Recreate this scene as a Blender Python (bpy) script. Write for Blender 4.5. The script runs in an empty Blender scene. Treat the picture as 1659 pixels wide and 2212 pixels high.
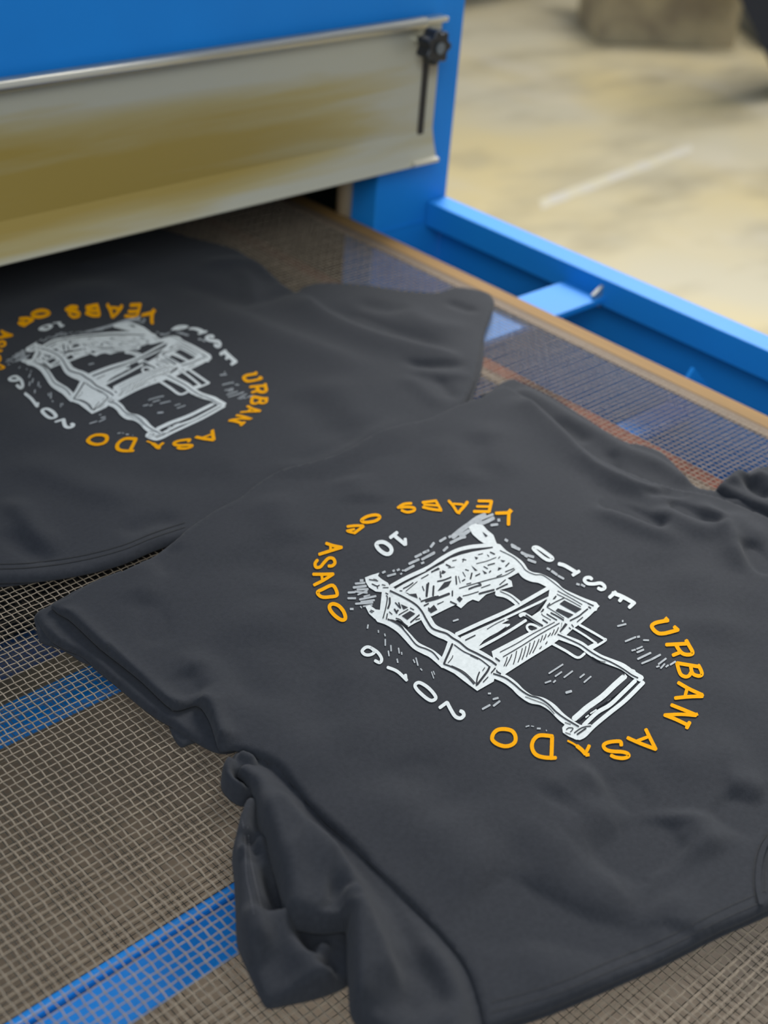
import bpy, bmesh, math, random
import numpy as np
from mathutils import Vector, Matrix

random.seed(7)
rng = np.random.default_rng(7)
S = bpy.context.scene
COL = S.collection

# ------------------------------------------------------------------ camera
# belt surface is z = 0, y runs along the conveyor towards the dryer, x across it
FPX = 2856.84
CX, CY = 829.5, 1106.0
RM = np.array([[0.73370015, -0.32740887, 0.59538854],
               [-0.6756991, -0.4438042, 0.5886158],
               [0.0715179, -0.834171, -0.54684909]])
CAM = np.array([0.0, 0.0, 0.55])
cam_data = bpy.data.cameras.new('camera')
cam = bpy.data.objects.new('camera', cam_data)
COL.objects.link(cam)
mw = Matrix.Identity(4)
for i in range(3):
    mw[i][0] = RM[i, 0]
    mw[i][1] = -RM[i, 1]
    mw[i][2] = -RM[i, 2]
    mw[i][3] = CAM[i]
cam.matrix_world = mw
cam_data.sensor_fit = 'HORIZONTAL'
cam_data.sensor_width = 36.0
cam_data.lens = FPX / 1659.0 * 36.0
cam_data.clip_start = 0.02
cam_data.dof.use_dof = True
cam_data.dof.focus_distance = 0.84
cam_data.dof.aperture_fstop = 62.0 / 8.0
S.camera = cam

# ------------------------------------------------------------------ light
world = bpy.data.worlds.new('world')
S.world = world
world.use_nodes = True
wn = world.node_tree.nodes
wl = world.node_tree.links
bg = wn['Background']
bg.inputs['Color'].default_value = (0.86, 0.93, 1.0, 1)
bg.inputs['Strength'].default_value = 0.46


def area(name, loc, target, size, power, col):
    d = bpy.data.lights.new(name, 'AREA')
    d.shape = 'RECTANGLE'
    d.size, d.size_y = size
    d.energy = power
    d.color = col
    o = bpy.data.objects.new(name, d)
    COL.objects.link(o)
    o.location = loc
    o.rotation_euler = (Vector(target) - Vector(loc)).to_track_quat('-Z', 'Y').to_euler()
    return o


area('ceiling_light', (2.25, 1.75, 1.75), (0.6, 0.5, 0), (1.1, 0.9), 86, (1.0, 0.98, 0.95))
area('fill_light', (-1.2, -1.2, 1.9), (0.4, 1.0, 0.1), (1.6, 1.6), 50, (0.88, 0.95, 1.0))  # soft fill from front left, added to brighten the bars and hatch plate
area('bay_door_light', (5.6, 2.2, 3.4), (2.5, 1.6, -0.85), (3.0, 2.4), 150, (1.0, 0.96, 0.88))

S.view_settings.view_transform = 'Standard'
S.view_settings.look = 'None'
S.view_settings.exposure = 0.0
S.view_settings.gamma = 1.0
S.view_settings.use_curve_mapping = False


# ------------------------------------------------------------------ helpers
def rays(p):
    p = np.atleast_2d(np.asarray(p, float))
    d = np.c_[p[:, 0] - CX, p[:, 1] - CY, np.full(len(p), FPX)]
    return d @ RM.T


def at_z(p, z=0.0):
    """points of the photograph as places on the level z"""
    d = rays(p)
    t = (z - CAM[2]) / d[:, 2]
    return CAM + d * t[:, None]


def at_y(p, y):
    d = rays(p)
    t = (y - CAM[1]) / d[:, 1]
    return CAM + d * t[:, None]


def tag(o, label=None, cat=None, group=None, kind=None):
    if label:
        o['label'] = label
    if cat:
        o['category'] = cat
    if group:
        o['group'] = group
    if kind:
        o['kind'] = kind
    return o


def empty(name, loc, label, cat, group=None):
    o = bpy.data.objects.new(name, None)
    o.location = loc
    o.empty_display_size = 0.05
    COL.objects.link(o)
    return tag(o, label, cat, group)


def obj(name, verts, faces, m, parent=None, smooth=False):
    me = bpy.data.meshes.new(name)
    me.from_pydata([tuple(map(float, v)) for v in verts], [], faces)
    me.materials.append(m)
    if smooth:
        me.polygons.foreach_set('use_smooth', [True] * len(me.polygons))
    me.update()
    o = bpy.data.objects.new(name, me)
    COL.objects.link(o)
    if parent is not None:
        o.parent = parent
        o.location = -Vector(parent.location)
    return o


class MB:
    """collects boxes, bars and tubes into one mesh"""

    def __init__(self):
        self.bm = bmesh.new()

    def box(self, a, b, bevel=0.0):
        bm2 = bmesh.new()
        bmesh.ops.create_cube(bm2, size=1)
        a = Vector(a)
        b = Vector(b)
        c = (a + b) / 2
        s = b - a
        for v in bm2.verts:
            v.co = Vector((v.co.x * s.x, v.co.y * s.y, v.co.z * s.z)) + c
        if bevel:
            bmesh.ops.bevel(bm2, geom=bm2.edges[:], offset=bevel, segments=3, affect='EDGES', profile=0.5)
        self.merge(bm2)
        return self

    def merge(self, bm2):
        me = bpy.data.meshes.new('tmp')
        bm2.to_mesh(me)
        self.bm.from_mesh(me)
        bpy.data.meshes.remove(me)
        bm2.free()

    def prism(self, pts, a, b, axis):
        """closed outline pts (2-D) swept from a to b along axis 0/1/2"""
        n = len(pts)
        vs = []
        for c in (a, b):
            for p in pts:
                q = list(p)
                q.insert(axis, c)
                vs.append(self.bm.verts.new(q))
        self.bm.faces.new(vs[:n][::-1])
        self.bm.faces.new(vs[n:])
        for i in range(n):
            j = (i + 1) % n
            self.bm.faces.new((vs[i], vs[j], vs[n + j], vs[n + i]))
        return self

    def tube(self, p0, p1, r0, r1=None, n=20):
        r1 = r0 if r1 is None else r1
        p0 = Vector(p0)
        p1 = Vector(p1)
        q = (p1 - p0).to_track_quat('Z', 'Y')
        vs = []
        for p, r in ((p0, r0), (p1, r1)):
            for k in range(n):
                t = 2 * math.pi * k / n
                vs.append(self.bm.verts.new(p + q @ Vector((r * math.cos(t), r * math.sin(t), 0))))
        for k in range(n):
            j = (k + 1) % n
            self.bm.faces.new((vs[k], vs[j], vs[n + j], vs[n + k]))
        self.bm.faces.new(vs[:n][::-1])
        self.bm.faces.new(vs[n:])
        return self

    def build(self, name, m, parent=None, smooth=False):
        bmesh.ops.recalc_face_normals(self.bm, faces=self.bm.faces[:])
        me = bpy.data.meshes.new(name)
        self.bm.to_mesh(me)
        self.bm.free()
        me.materials.append(m)
        if smooth:
            me.polygons.foreach_set('use_smooth', [True] * len(me.polygons))
        o = bpy.data.objects.new(name, me)
        COL.objects.link(o)
        if parent is not None:
            o.parent = parent
            o.location = -Vector(parent.location)
        return o


# ------------------------------------------------------------------ materials
def mat(name, col, rough=0.6, metal=0.0, noise=None, bump=None, sheen=0.0, spec=0.5):
    """noise = (scale, second colour, contrast, stretch); bump = (scale, strength, distance)"""
    m = bpy.data.materials.new(name)
    m.use_nodes = True
    nt = m.node_tree
    b = nt.nodes['Principled BSDF']
    b.inputs['Base Color'].default_value = (*col, 1)
    b.inputs['Roughness'].default_value = rough
    b.inputs['Metallic'].default_value = metal
    b.inputs['Specular IOR Level'].default_value = spec
    if sheen:
        b.inputs['Sheen Weight'].default_value = sheen
        b.inputs['Sheen Roughness'].default_value = 0.6
    tc = nt.nodes.new('ShaderNodeTexCoord')
    if noise:
        sc, c2, con, st = noise
        mp = nt.nodes.new('ShaderNodeMapping')
        mp.inputs['Scale'].default_value = st
        nz = nt.nodes.new('ShaderNodeTexNoise')
        nz.inputs['Scale'].default_value = sc
        nz.inputs['Detail'].default_value = 5
        rp = nt.nodes.new('ShaderNodeValToRGB')
        rp.color_ramp.elements[0].position = 0.5 - con
        rp.color_ramp.elements[1].position = 0.5 + con
        rp.color_ramp.elements[0].color = (*col, 1)
        rp.color_ramp.elements[1].color = (*c2, 1)
        nt.links.new(tc.outputs['Object'], mp.inputs['Vector'])
        nt.links.new(mp.outputs[0], nz.inputs['Vector'])
        nt.links.new(nz.outputs['Fac'], rp.inputs[0])
        nt.links.new(rp.outputs[0], b.inputs['Base Color'])
    if bump:
        sc, stg, dist = bump
        nb = nt.nodes.new('ShaderNodeTexNoise')
        nb.inputs['Scale'].default_value = sc
        nb.inputs['Detail'].default_value = 3
        bp = nt.nodes.new('ShaderNodeBump')
        bp.inputs['Strength'].default_value = stg
        bp.inputs['Distance'].default_value = dist
        nt.links.new(tc.outputs['Object'], nb.inputs['Vector'])
        nt.links.new(nb.outputs['Fac'], bp.inputs['Height'])
        nt.links.new(bp.outputs[0], b.inputs['Normal'])
    return m


BLUE = mat('blue_enamel', (0.010, 0.23, 0.68), 0.5, 0, (6, (0.010, 0.19, 0.58), 0.3, (1, 1, 1)), (60, 0.05, 0.001), 0, 0.22)
GLOSSBLUE = mat('glossy_blue_enamel', (0.02, 0.26, 0.74), 0.22)
SHADEBLUE = mat('shaded_blue_enamel', (0.012, 0.05, 0.15), 0.5)  # the blue enamel with shade put into its colour, for groove and tray edge
BLACKP = mat('black_plastic', (0.012, 0.013, 0.016), 0.35)
DARKIN = mat('dark_chamber_steel', (0.02, 0.017, 0.014), 0.7, 0.2, (12, (0.02, 0.018, 0.016), 0.2, (1, 1, 1)))  # near-black steel for the inside of the dryer chamber
WIRE = mat('coated_wire_mesh', (0.33, 0.265, 0.19), 0.5, 0, (90, (0.22, 0.175, 0.125), 0.25, (1, 1, 1)))
WIRE2 = mat('darkened_wire_mesh_return', (0.12, 0.10, 0.07), 0.7)  # same mesh, colour darkened to merge with the shade under the belt
HEM = mat('tan_belt_hem', (0.30, 0.175, 0.06), 0.6, 0, (30, (0.20, 0.12, 0.05), 0.2, (6, 0.15, 1)), (400, 0.2, 0.001), 0, 0.08)
HEM2 = mat('greyed_belt_webbing', (0.18, 0.13, 0.085), 0.6, 0, (60, (0.11, 0.08, 0.06), 0.2, (6, 0.2, 1)), None, 0, 0.1)
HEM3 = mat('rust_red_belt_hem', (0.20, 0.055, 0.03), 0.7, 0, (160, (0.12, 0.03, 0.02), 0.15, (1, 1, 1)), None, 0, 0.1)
STEEL = mat('brushed_galvanised_steel', (0.62, 0.60, 0.52), 0.3, 0.85)
FABRIC = mat('charcoal_cotton_jersey', (0.0150, 0.0168, 0.0215), 0.9, 0, (350, (0.0220, 0.0242, 0.030), 0.25, (1, 1, 1)), (1700, 0.35, 0.0006), 0.06, 0.2)
THREAD = mat('charcoal_thread', (0.007, 0.008, 0.010), 0.8, 0, None, (900, 0.3, 0.0004))
PALETHREAD = mat('lighter_grey_thread', (0.09, 0.09, 0.10), 0.8)
INKW = mat('white_screen_print_ink', (0.62, 0.65, 0.64), 0.7, 0, (400, (0.50, 0.53, 0.52), 0.3, (1, 1, 1)), None, 0, 0.2)
INKG = mat('thin_white_screen_print_ink', (0.38, 0.40, 0.41), 0.7, 0, (300, (0.26, 0.28, 0.29), 0.3, (1, 1, 1)), None, 0, 0.2)
INKO = mat('golden_yellow_screen_print_ink', (0.74, 0.325, 0.002), 0.8, 0, (400, (0.68, 0.29, 0.002), 0.3, (1, 1, 1)), None, 0, 0.05)
CARD = mat('brown_cardboard', (0.56, 0.47, 0.29), 0.8, 0, (5, (0.33, 0.27, 0.18), 0.15, (1, 1, 1)))
GREYP = mat('grey_plastic', (0.13, 0.145, 0.15), 0.5)
DENIM = mat('dark_navy_fabric', (0.008, 0.011, 0.022), 0.85)


def floor_mat():
    m = bpy.data.materials.new('scuffed_beige_concrete')
    m.use_nodes = True
    nt = m.node_tree
    b = nt.nodes['Principled BSDF']
    b.inputs['Roughness'].default_value = 0.65
    tc = nt.nodes.new('ShaderNodeTexCoord')

    def nz(scale, detail, st=(1, 1, 1)):
        mp = nt.nodes.new('ShaderNodeMapping')
        mp.inputs['Scale'].default_value = st
        n = nt.nodes.new('ShaderNodeTexNoise')
        n.inputs['Scale'].default_value = scale
        n.inputs['Detail'].default_value = detail
        nt.links.new(tc.outputs['Object'], mp.inputs['Vector'])
        nt.links.new(mp.outputs[0], n.inputs['Vector'])
        return n

    def ramp(n, p0, p1, c0, c1):
        r = nt.nodes.new('ShaderNodeValToRGB')
        r.color_ramp.elements[0].position = p0
        r.color_ramp.elements[1].position = p1
        r.color_ramp.elements[0].color = (*c0, 1)
        r.color_ramp.elements[1].color = (*c1, 1)
        nt.links.new(n.outputs['Fac'], r.inputs[0])
        return r

    def mix(f, a, c):
        x = nt.nodes.new('ShaderNodeMix')
        x.data_type = 'RGBA'
        nt.links.new(f, x.inputs[0])
        nt.links.new(a, x.inputs[6])
        nt.links.new(c, x.inputs[7])
        return x.outputs[2]
    base = ramp(nz(1.1, 4), 0.35, 0.62, (0.60, 0.49, 0.255), (0.53, 0.475, 0.34))
    dark = ramp(nz(2.6, 6, (0.7, 1.6, 1)), 0.50, 0.72, (0, 0, 0), (0.75, 0.75, 0.75))
    dcol = ramp(nz(7, 2), 0.3, 0.7, (0.30, 0.25, 0.15), (0.36, 0.32, 0.22))
    pale = ramp(nz(1.9, 5, (1.3, 0.6, 1)), 0.56, 0.75, (0, 0, 0), (0.6, 0.6, 0.6))
    pcol = ramp(nz(9, 2), 0.3, 0.7, (0.58, 0.53, 0.42), (0.62, 0.57, 0.49))
    c = mix(dark.outputs[0], base.outputs[0], dcol.outputs[0])
    c = mix(pale.outputs[0], c, pcol.outputs[0])
    nt.links.new(c, b.inputs['Base Color'])
    return m


def door_mat():
    """galvanised plate with a straw-coloured heat tint in lengthwise streaks"""
    m = bpy.data.materials.new('heat_tinted_steel_plate')
    m.use_nodes = True
    nt = m.node_tree
    b = nt.nodes['Principled BSDF']
    b.inputs['Metallic'].default_value = 0.15
    b.inputs['Roughness'].default_value = 0.36
    tc = nt.nodes.new('ShaderNodeTexCoord')
    mp = nt.nodes.new('ShaderNodeMapping')
    mp.inputs['Scale'].default_value = (1.3, 1, 16)
    n = nt.nodes.new('ShaderNodeTexNoise')
    n.inputs['Scale'].default_value = 2.2
    n.inputs['Detail'].default_value = 4
    n.inputs['Distortion'].default_value = 0.6
    nt.links.new(tc.outputs['Object'], mp.inputs['Vector'])
    nt.links.new(mp.outputs[0], n.inputs['Vector'])
    sep = nt.nodes.new('ShaderNodeSeparateXYZ')
    nt.links.new(tc.outputs['Object'], sep.inputs[0])
    # tint fades towards the free right end and the upper and lower edges of the plate
    mr = nt.nodes.new('ShaderNodeMapRange')
    mr.inputs[1].default_value = 1.06
    mr.inputs[2].default_value = 0.75
    nt.links.new(sep.outputs[0], mr.inputs[0])
    mz = nt.nodes.new('ShaderNodeMapRange')
    mz.inputs[1].default_value = 0.065
    mz.inputs[2].default_value = 0.105
    nt.links.new(sep.outputs[2], mz.inputs[0])
    mz2 = nt.nodes.new('ShaderNodeMapRange')
    mz2.inputs[1].default_value = 0.19
    mz2.inputs[2].default_value = 0.16
    nt.links.new(sep.outputs[2], mz2.inputs[0])

    def mul(a, c):
        x = nt.nodes.new('ShaderNodeMath')
        x.operation = 'MULTIPLY'
        nt.links.new(a, x.inputs[0])
        nt.links.new(c, x.inputs[1])
        return x.outputs[0]
    t = mul(mul(mr.outputs[0], mz.outputs[0]), mz2.outputs[0])
    ad = nt.nodes.new('ShaderNodeMath')
    ad.operation = 'ADD'
    ad.use_clamp = True
    sc = nt.nodes.new('ShaderNodeMapRange')
    sc.inputs[1].default_value = 0.35
    sc.inputs[2].default_value = 0.7
    sc.inputs[3].default_value = -0.30
    sc.inputs[4].default_value = 0.32
    nt.links.new(n.outputs['Fac'], sc.inputs[0])
    nt.links.new(t, ad.inputs[0])
    nt.links.new(sc.outputs[0], ad.inputs[1])
    r = nt.nodes.new('ShaderNodeValToRGB')
    e = r.color_ramp.elements
    e[0].position = 0.0
    e[0].color = (0.44, 0.42, 0.33, 1)
    e[1].position = 1.0
    e[1].color = (0.36, 0.255, 0.06, 1)
    x = e.new(0.5)
    x.color = (0.40, 0.325, 0.145, 1)
    nt.links.new(ad.outputs[0], r.inputs[0])
    # brown heat stain beside the clamping bolt
    ds = nt.nodes.new('ShaderNodeVectorMath')
    ds.operation = 'DISTANCE'
    ds.inputs[1].default_value = STAIN
    nt.links.new(tc.outputs['Object'], ds.inputs[0])
    n2 = nt.nodes.new('ShaderNodeTexNoise')
    n2.inputs['Scale'].default_value = 55
    nt.links.new(tc.outputs['Object'], n2.inputs['Vector'])
    m2 = nt.nodes.new('ShaderNodeMath')
    m2.operation = 'MULTIPLY_ADD'
    m2.inputs[1].default_value = 0.028
    nt.links.new(n2.outputs['Fac'], m2.inputs[0])
    nt.links.new(ds.outputs['Value'], m2.inputs[2])
    m3 = nt.nodes.new('ShaderNodeMapRange')
    m3.inputs[1].default_value = 0.014
    m3.inputs[2].default_value = 0.042
    m3.inputs[3].default_value = 0.85
    m3.inputs[4].default_value = 0.0
    nt.links.new(m2.outputs[0], m3.inputs[0])
    mx = nt.nodes.new('ShaderNodeMix')
    mx.data_type = 'RGBA'
    mx.inputs[7].default_value = (0.13, 0.075, 0.03, 1)
    nt.links.new(m3.outputs[0], mx.inputs[0])
    nt.links.new(r.outputs[0], mx.inputs[6])
    nt.links.new(mx.outputs[2], b.inputs['Base Color'])
    return m


STAIN = (1.052, 1.024, 0.185)
FLOOR = floor_mat()
DOOR = door_mat()

# ------------------------------------------------------------------ floor
FZ = -0.85
flo = MB().box((-6, -4, FZ - 0.1), (14, 12, FZ)).build('floor', FLOOR)
flo['kind'] = 'structure'

# painted line left on the concrete
p = at_z([(1165, 432), (1492, 312), (1496, 328), (1170, 452)], FZ)
tl = obj('floor_tape', [tuple(q[:2]) + (FZ + 0.0004,) for q in p] + [tuple(q[:2]) + (FZ + 0.0012,) for q in p],
         [(3, 2, 1, 0), (4, 5, 6, 7), (0, 1, 5, 4), (1, 2, 6, 5), (2, 3, 7, 6), (3, 0, 4, 7)],
         mat('worn_pale_tape', (0.60, 0.56, 0.49), 0.7, 0, (14, (0.64, 0.58, 0.42), 0.1, (1, 1, 1))))
tag(tl, 'worn pale strip of tape stuck on the beige concrete floor beyond the blue rail', 'floor tape')

# ------------------------------------------------------------------ things far behind on the floor
bx0, by0 = 5.05, 3.32
cb = empty('cardboard_box', (bx0, by0, FZ), 'open brown cardboard box with a dark sagging front on the far floor', 'box')
c0 = Vector((5.36, 3.36, 0))
ux = Vector((-0.80, 0.60, 0)).normalized()
uy = Vector((0.60, 0.80, 0)).normalized()


def panel(mb, o, a, b, z0, z1, t=0.006):
    n = Vector((-(b - a).y, (b - a).x, 0)).normalized() * t
    vs = [mb.bm.verts.new(Vector((q.x, q.y, z))) for z in (z0, z1) for q in (a, b, b + n, a + n)]
    for f in ((3, 2, 1, 0), (4, 5, 6, 7), (0, 1, 5, 4), (1, 2, 6, 5), (2, 3, 7, 6), (3, 0, 4, 7)):
        mb.bm.faces.new([vs[i] for i in f])


W_, D_, H_ = 0.62, 0.40, 0.27
A = c0
B = c0 + ux * W_
Cc = B + uy * D_
Dd = c0 + uy * D_
mb = MB()
for a, b in ((A, B), (B, Cc), (Cc, Dd), (Dd, A)):
    panel(mb, None, a, b, FZ + 0.002, FZ + H_)
mb.build('carton_wall', CARD, cb)
mb = MB()
n = Vector((0, 0, 1))
vs = [mb.bm.verts.new(v) for v in (A + Vector((0, 0, FZ + 0.004)), B + Vector((0, 0, FZ + 0.004)), Cc + Vector((0, 0, FZ + 0.004)), Dd + Vector((0, 0, FZ + 0.004)))]
mb.bm.faces.new(vs)
mb.build('carton_bottom', CARD, cb)
mb = MB()
for a, b, o_ in ((A, B, -uy), (Dd, Cc, uy)):
    q = [a, b, b + o_ * 0.14, a + o_ * 0.14]
    zz = [FZ + H_, FZ + H_, FZ + H_ + 0.03, FZ + H_ + 0.03]
    lo = [mb.bm.verts.new(Vector((v.x, v.y, z))) for v, z in zip(q, zz)]
    hi = [mb.bm.verts.new(Vector((v.x, v.y, z + 0.005))) for v, z in zip(q, zz)]
    mb.bm.faces.new(lo[::-1])
    mb.bm.faces.new(hi)
    for i in range(4):
        j = (i + 1) % 4
        mb.bm.faces.new((lo[i], lo[j], hi[j], hi[i]))
mb.build('carton_flap', CARD, cb)

# grey storage bin right of the carton
gb = empty('storage_bin', (5.75, 3.38, FZ), 'plain grey storage bin standing right behind the cardboard box', 'bin')
mb = MB()
g0 = Vector((5.47, 3.26, 0))
gx = Vector((0.62, -0.50, 0)).normalized()
gy = Vector((0.5, 0.62, 0)).normalized()
for a, b in ((g0, g0 + gx * 0.36), (g0 + gx * 0.36, g0 + gx * 0.36 + gy * 0.42), (g0 + gx * 0.36 + gy * 0.42, g0 + gy * 0.42), (g0 + gy * 0.42, g0)):
    panel(mb, None, a, b, FZ + 0.002, FZ + 0.30, 0.01)
vs = [mb.bm.verts.new(v + Vector((0, 0, FZ + 0.006))) for v in (g0, g0 + gx * 0.36, g0 + gx * 0.36 + gy * 0.42, g0 + gy * 0.42)]
mb.bm.faces.new(vs)
mb.build('bin_body', GREYP, gb)
mb = MB()
for a, b in ((g0, g0 + gx * 0.36), (g0 + gx * 0.36 + gy * 0.42, g0 + gy * 0.42)):
    panel(mb, None, a - gx * 0.01, b + gx * 0.01, FZ + 0.27, FZ + 0.305, 0.02)
mb.build('bin_rim', GREYP, gb)

# dark cabinet base on legs against the far side of the shop
def feet_table(name, o, ax, ay, w, d, z0, z1, label, cat, m):
    e = empty(name, (o.x, o.y, FZ), label, cat)
    mb = MB()
    a, b, c, dd = o, o + ax * w, o + ax * w + ay * d, o + ay * d
    vs = [mb.bm.verts.new(Vector((q.x, q.y, z))) for z in (z0, z1) for q in (a, b, c, dd)]
    for f in ((3, 2, 1, 0), (4, 5, 6, 7), (0, 1, 5, 4), (1, 2, 6, 5), (2, 3, 7, 6), (3, 0, 4, 7)):
        mb.bm.faces.new([vs[i] for i in f])
    mb.build('cabinet_body', m, e)
    for q in (a + ax * .03 + ay * .03, b - ax * .03 + ay * .03, c - ax * .03 - ay * .03, dd + ax * .03 - ay * .03):
        MB().tube((q.x, q.y, FZ), (q.x, q.y, z0 + 0.01), 0.022).build('leg', m, e)
    return e


feet_table('work_cabinet', Vector((4.55, 4.35, 0)), Vector((1, 0.1, 0)).normalized(), Vector((-0.1, 1, 0)).normalized(), 1.1, 0.5,
           FZ + 0.20, FZ + 0.9, 'dark low cabinet on legs at the far edge of the floor, left of the carton', 'cabinet',
           mat('dark_brown_grey_laminate', (0.07, 0.06, 0.055), 0.6))
feet_table('tool_cabinet', Vector((6.15, 4.15, 0)), Vector((1, -0.5, 0)).normalized(), Vector((0.5, 1, 0)).normalized(), 1.3, 0.5,
           FZ + 0.10, FZ + 0.9, 'black cabinet behind the cardboard box at the very top of the picture', 'cabinet',
           mat('black_laminate', (0.02, 0.02, 0.022), 0.5))

# dark navy cloth-covered leg of something standing at the right picture edge
q0 = at_z([(1704, 214)], FZ)[0]
e = empty('dust_cover', tuple(q0), 'dark navy cover draped to the floor at the top right corner of the picture', 'cover')
mb = MB()
pr = at_y([(1592, -14), (1664, 140), (1704, 214), (1800, 214), (1800, -100), (1592, -100)], q0[1])
pr[2:4, 2] = FZ
vs0 = [Vector(q) for q in pr]
lo = [mb.bm.verts.new(q) for q in vs0]
hi = [mb.bm.verts.new(q + Vector((0.25, 0.18, 0))) for q in vs0]
mb.bm.faces.new(lo)
mb.bm.faces.new(hi[::-1])
for i in range(len(lo)):
    j = (i + 1) % len(lo)
    mb.bm.faces.new((lo[i], lo[j], hi[j], hi[i]))
mb.build('cover_cloth', DENIM, e)

# ------------------------------------------------------------------ conveyor frame
RX0, RX1, RZ = 1.073, 1.104, 0.013
YF, YB = -0.55, 1.034
fr = empty('conveyor_stand', (1.0, 0.2, FZ), 'bright blue painted steel conveyor frame with side rail and cross members', 'conveyor frame')
# side rail: inward facing channel, outer web, top flange with a turned down lip
prof = [(RX0, RZ), (RX1, RZ), (RX1, -0.19), (RX0 - 0.03, -0.19), (RX0 - 0.03, -0.186), (RX1 - 0.004, -0.186),
        (RX1 - 0.004, RZ - 0.004), (RX0 + 0.004, RZ - 0.004), (RX0 + 0.004, RZ - 0.030), (RX0, RZ - 0.030)]
rail = MB().prism(prof, YF, YB, 1).build('side_rail', BLUE, fr)
bv = rail.modifiers.new('b', 'BEVEL')
bv.width = 0.0015
bv.segments = 3
# deep skirt under the belt edge on the inside of the rail, lengthened to block side light
MB().box((1.092, YF, -0.66), (1.0985, YB, -0.19)).build('light_blocking_skirt', BLUE, fr)


def crossbar(y0, y1, z, x0, x1, lip=0.03):
    pr = [(y0, z), (y1, z), (y1, z - lip), (y1 - 0.004, z - lip), (y1 - 0.004, z - 0.004), (y0 + 0.004, z - 0.004), (y0 + 0.004, z - lip), (y0, z - lip)]
    o = MB().prism(pr, x0, x1, 0).build('cross_member', BLUE, fr)
    b = o.modifiers.new('b', 'BEVEL')
    b.width = 0.0012
    b.segments = 2
    return o


crossbar(0.762, 0.816, -0.006, 0.60, RX0 + 0.003, 0.007)
crossbar(0.648, 0.676, -0.098, -0.30, RX1 - 0.005, 0.012)
# front tube: low back flange, bright rounded crest, groove, then a ledge plate
def yl(px0, z):
    return float(at_z([(300, px0)], z)[0, 1])


y_a, y_b, y_c, y_d = yl(1998, -0.056), yl(2019, -0.050), yl(2043, -0.050), yl(2062, -0.060)
mb = MB()
mb.prism([(y_a + 0.002, -0.084), (y_b, -0.080), (y_b, -0.090), (y_a + 0.002, -0.090)], -0.3, RX1 - 0.005, 0)
mb.box((-0.3, y_c, -0.088), (RX1 - 0.005, y_b, -0.058))
fb = mb.build('cross_member', BLUE, fr)
rc = abs(y_b - y_c) / 2
MB().tube((-0.3, (y_b + y_c) / 2, -0.056), (RX1 - 0.005, (y_b + y_c) / 2, -0.056), rc, n=32).build('edge_tube', GLOSSBLUE, fr, True)
y_e, y_f = yl(2068, -0.058), yl(2195, -0.058)
MB().box((-0.3, y_f, -0.062), (RX1 - 0.005, y_e, -0.058), 0.001).build('ledge_plate', BLUE, fr)
MB().box((-0.3, y_e - 0.002, -0.074), (RX1 - 0.005, y_c, -0.072)).build('groove_plate', SHADEBLUE, fr)
# gusset
gp = at_y([(1474, 830), (1497, 794), (1536, 842), (1500, 860)], 0.602)
mb = MB()
mb.prism([(float(q[0]), float(q[2])) for q in gp], 0.600, 0.604, 1)
mb.build('gusset', BLUE, fr)
mb = MB()
mb.prism([(1.058, -0.002), (1.0725, 0.006), (1.0725, -0.018), (1.066, -0.016)], 0.766, 0.770, 1)
mb.build('bracket', STEEL, fr)
# left rail, out of the picture, made deep to block side light, and the legs
MB().prism([(-0.30, RZ), (-0.26, RZ), (-0.26, -0.55), (-0.30, -0.55)], YF, YB, 1).build('side_rail', BLUE, fr)
for lx, ly in ((1.08, -0.5), (-0.28, -0.5), (-0.28, 0.95)):
    MB().box((lx - 0.022, ly - 0.022, FZ), (lx + 0.022, ly + 0.022, -0.1), 0.003).build('leg', BLUE, fr)
MB().box((-0.258, YF + 0.05, -0.515), (1.09, YB - 0.004, -0.50), 0.001).build('shade_board', mat('shaded_floor_brown', (0.50, 0.37, 0.25), 0.8, 0, (4, (0.37, 0.275, 0.185), 0.25, (1, 1, 1))), fr)  # board added to stand in for shaded floor seen through the mesh
# shelf tray below the far half of the belt, deep shade put into its black
MB().box((-0.25, 0.767, -0.142), (0.62, 0.93, -0.132), 0.001).build('under_tray', mat('shade_black_tray', (0.01, 0.013, 0.02), 0.6), fr)
MB().box((-0.25, 0.755, -0.150), (0.62, 0.767, -0.122), 0.001).build('tray_edge', SHADEBLUE, fr)

# ------------------------------------------------------------------ dryer
PYF = 1.035
dr = empty('tunnel_dryer', (0.5, PYF, FZ), 'large blue painted tunnel dryer housing at the end of the belt', 'dryer')
PXR = 1.1055
PXL = 0.992
MB().box((PXL, PYF, FZ), (PXR, PYF + 0.05, 1.10), 0.002).build('front_post', BLUE, dr)
MB().box((-0.42, PYF, FZ), (-0.32, PYF + 0.05, 1.10), 0.002).build('front_post', BLUE, dr)
MB().box((-0.32, PYF, 0.175), (PXL + 0.001, PYF + 0.004, 1.10)).build('front_panel', BLUE, dr)
MB().box((PXR - 0.004, PYF + 0.05, -0.2), (PXR, 2.5, 1.10)).build('side_panel', BLUE, dr)
MB().box((-0.42, PYF + 0.05, -0.2), (-0.416, 2.5, 1.10)).build('side_panel', BLUE, dr)
MB().box((-0.42, PYF, 1.10), (PXR, 2.5, 1.104)).build('roof_panel', BLUE, dr)
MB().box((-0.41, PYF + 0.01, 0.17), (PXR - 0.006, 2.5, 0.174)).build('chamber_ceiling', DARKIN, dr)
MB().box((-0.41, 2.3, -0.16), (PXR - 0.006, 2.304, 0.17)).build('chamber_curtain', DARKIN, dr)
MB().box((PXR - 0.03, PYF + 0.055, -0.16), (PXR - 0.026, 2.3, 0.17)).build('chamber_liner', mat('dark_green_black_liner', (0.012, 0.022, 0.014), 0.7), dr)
MB().box((-0.41, PYF + 0.05, -0.165), (PXR - 0.006, 2.3, -0.16)).build('chamber_floor', DARKIN, dr)
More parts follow.
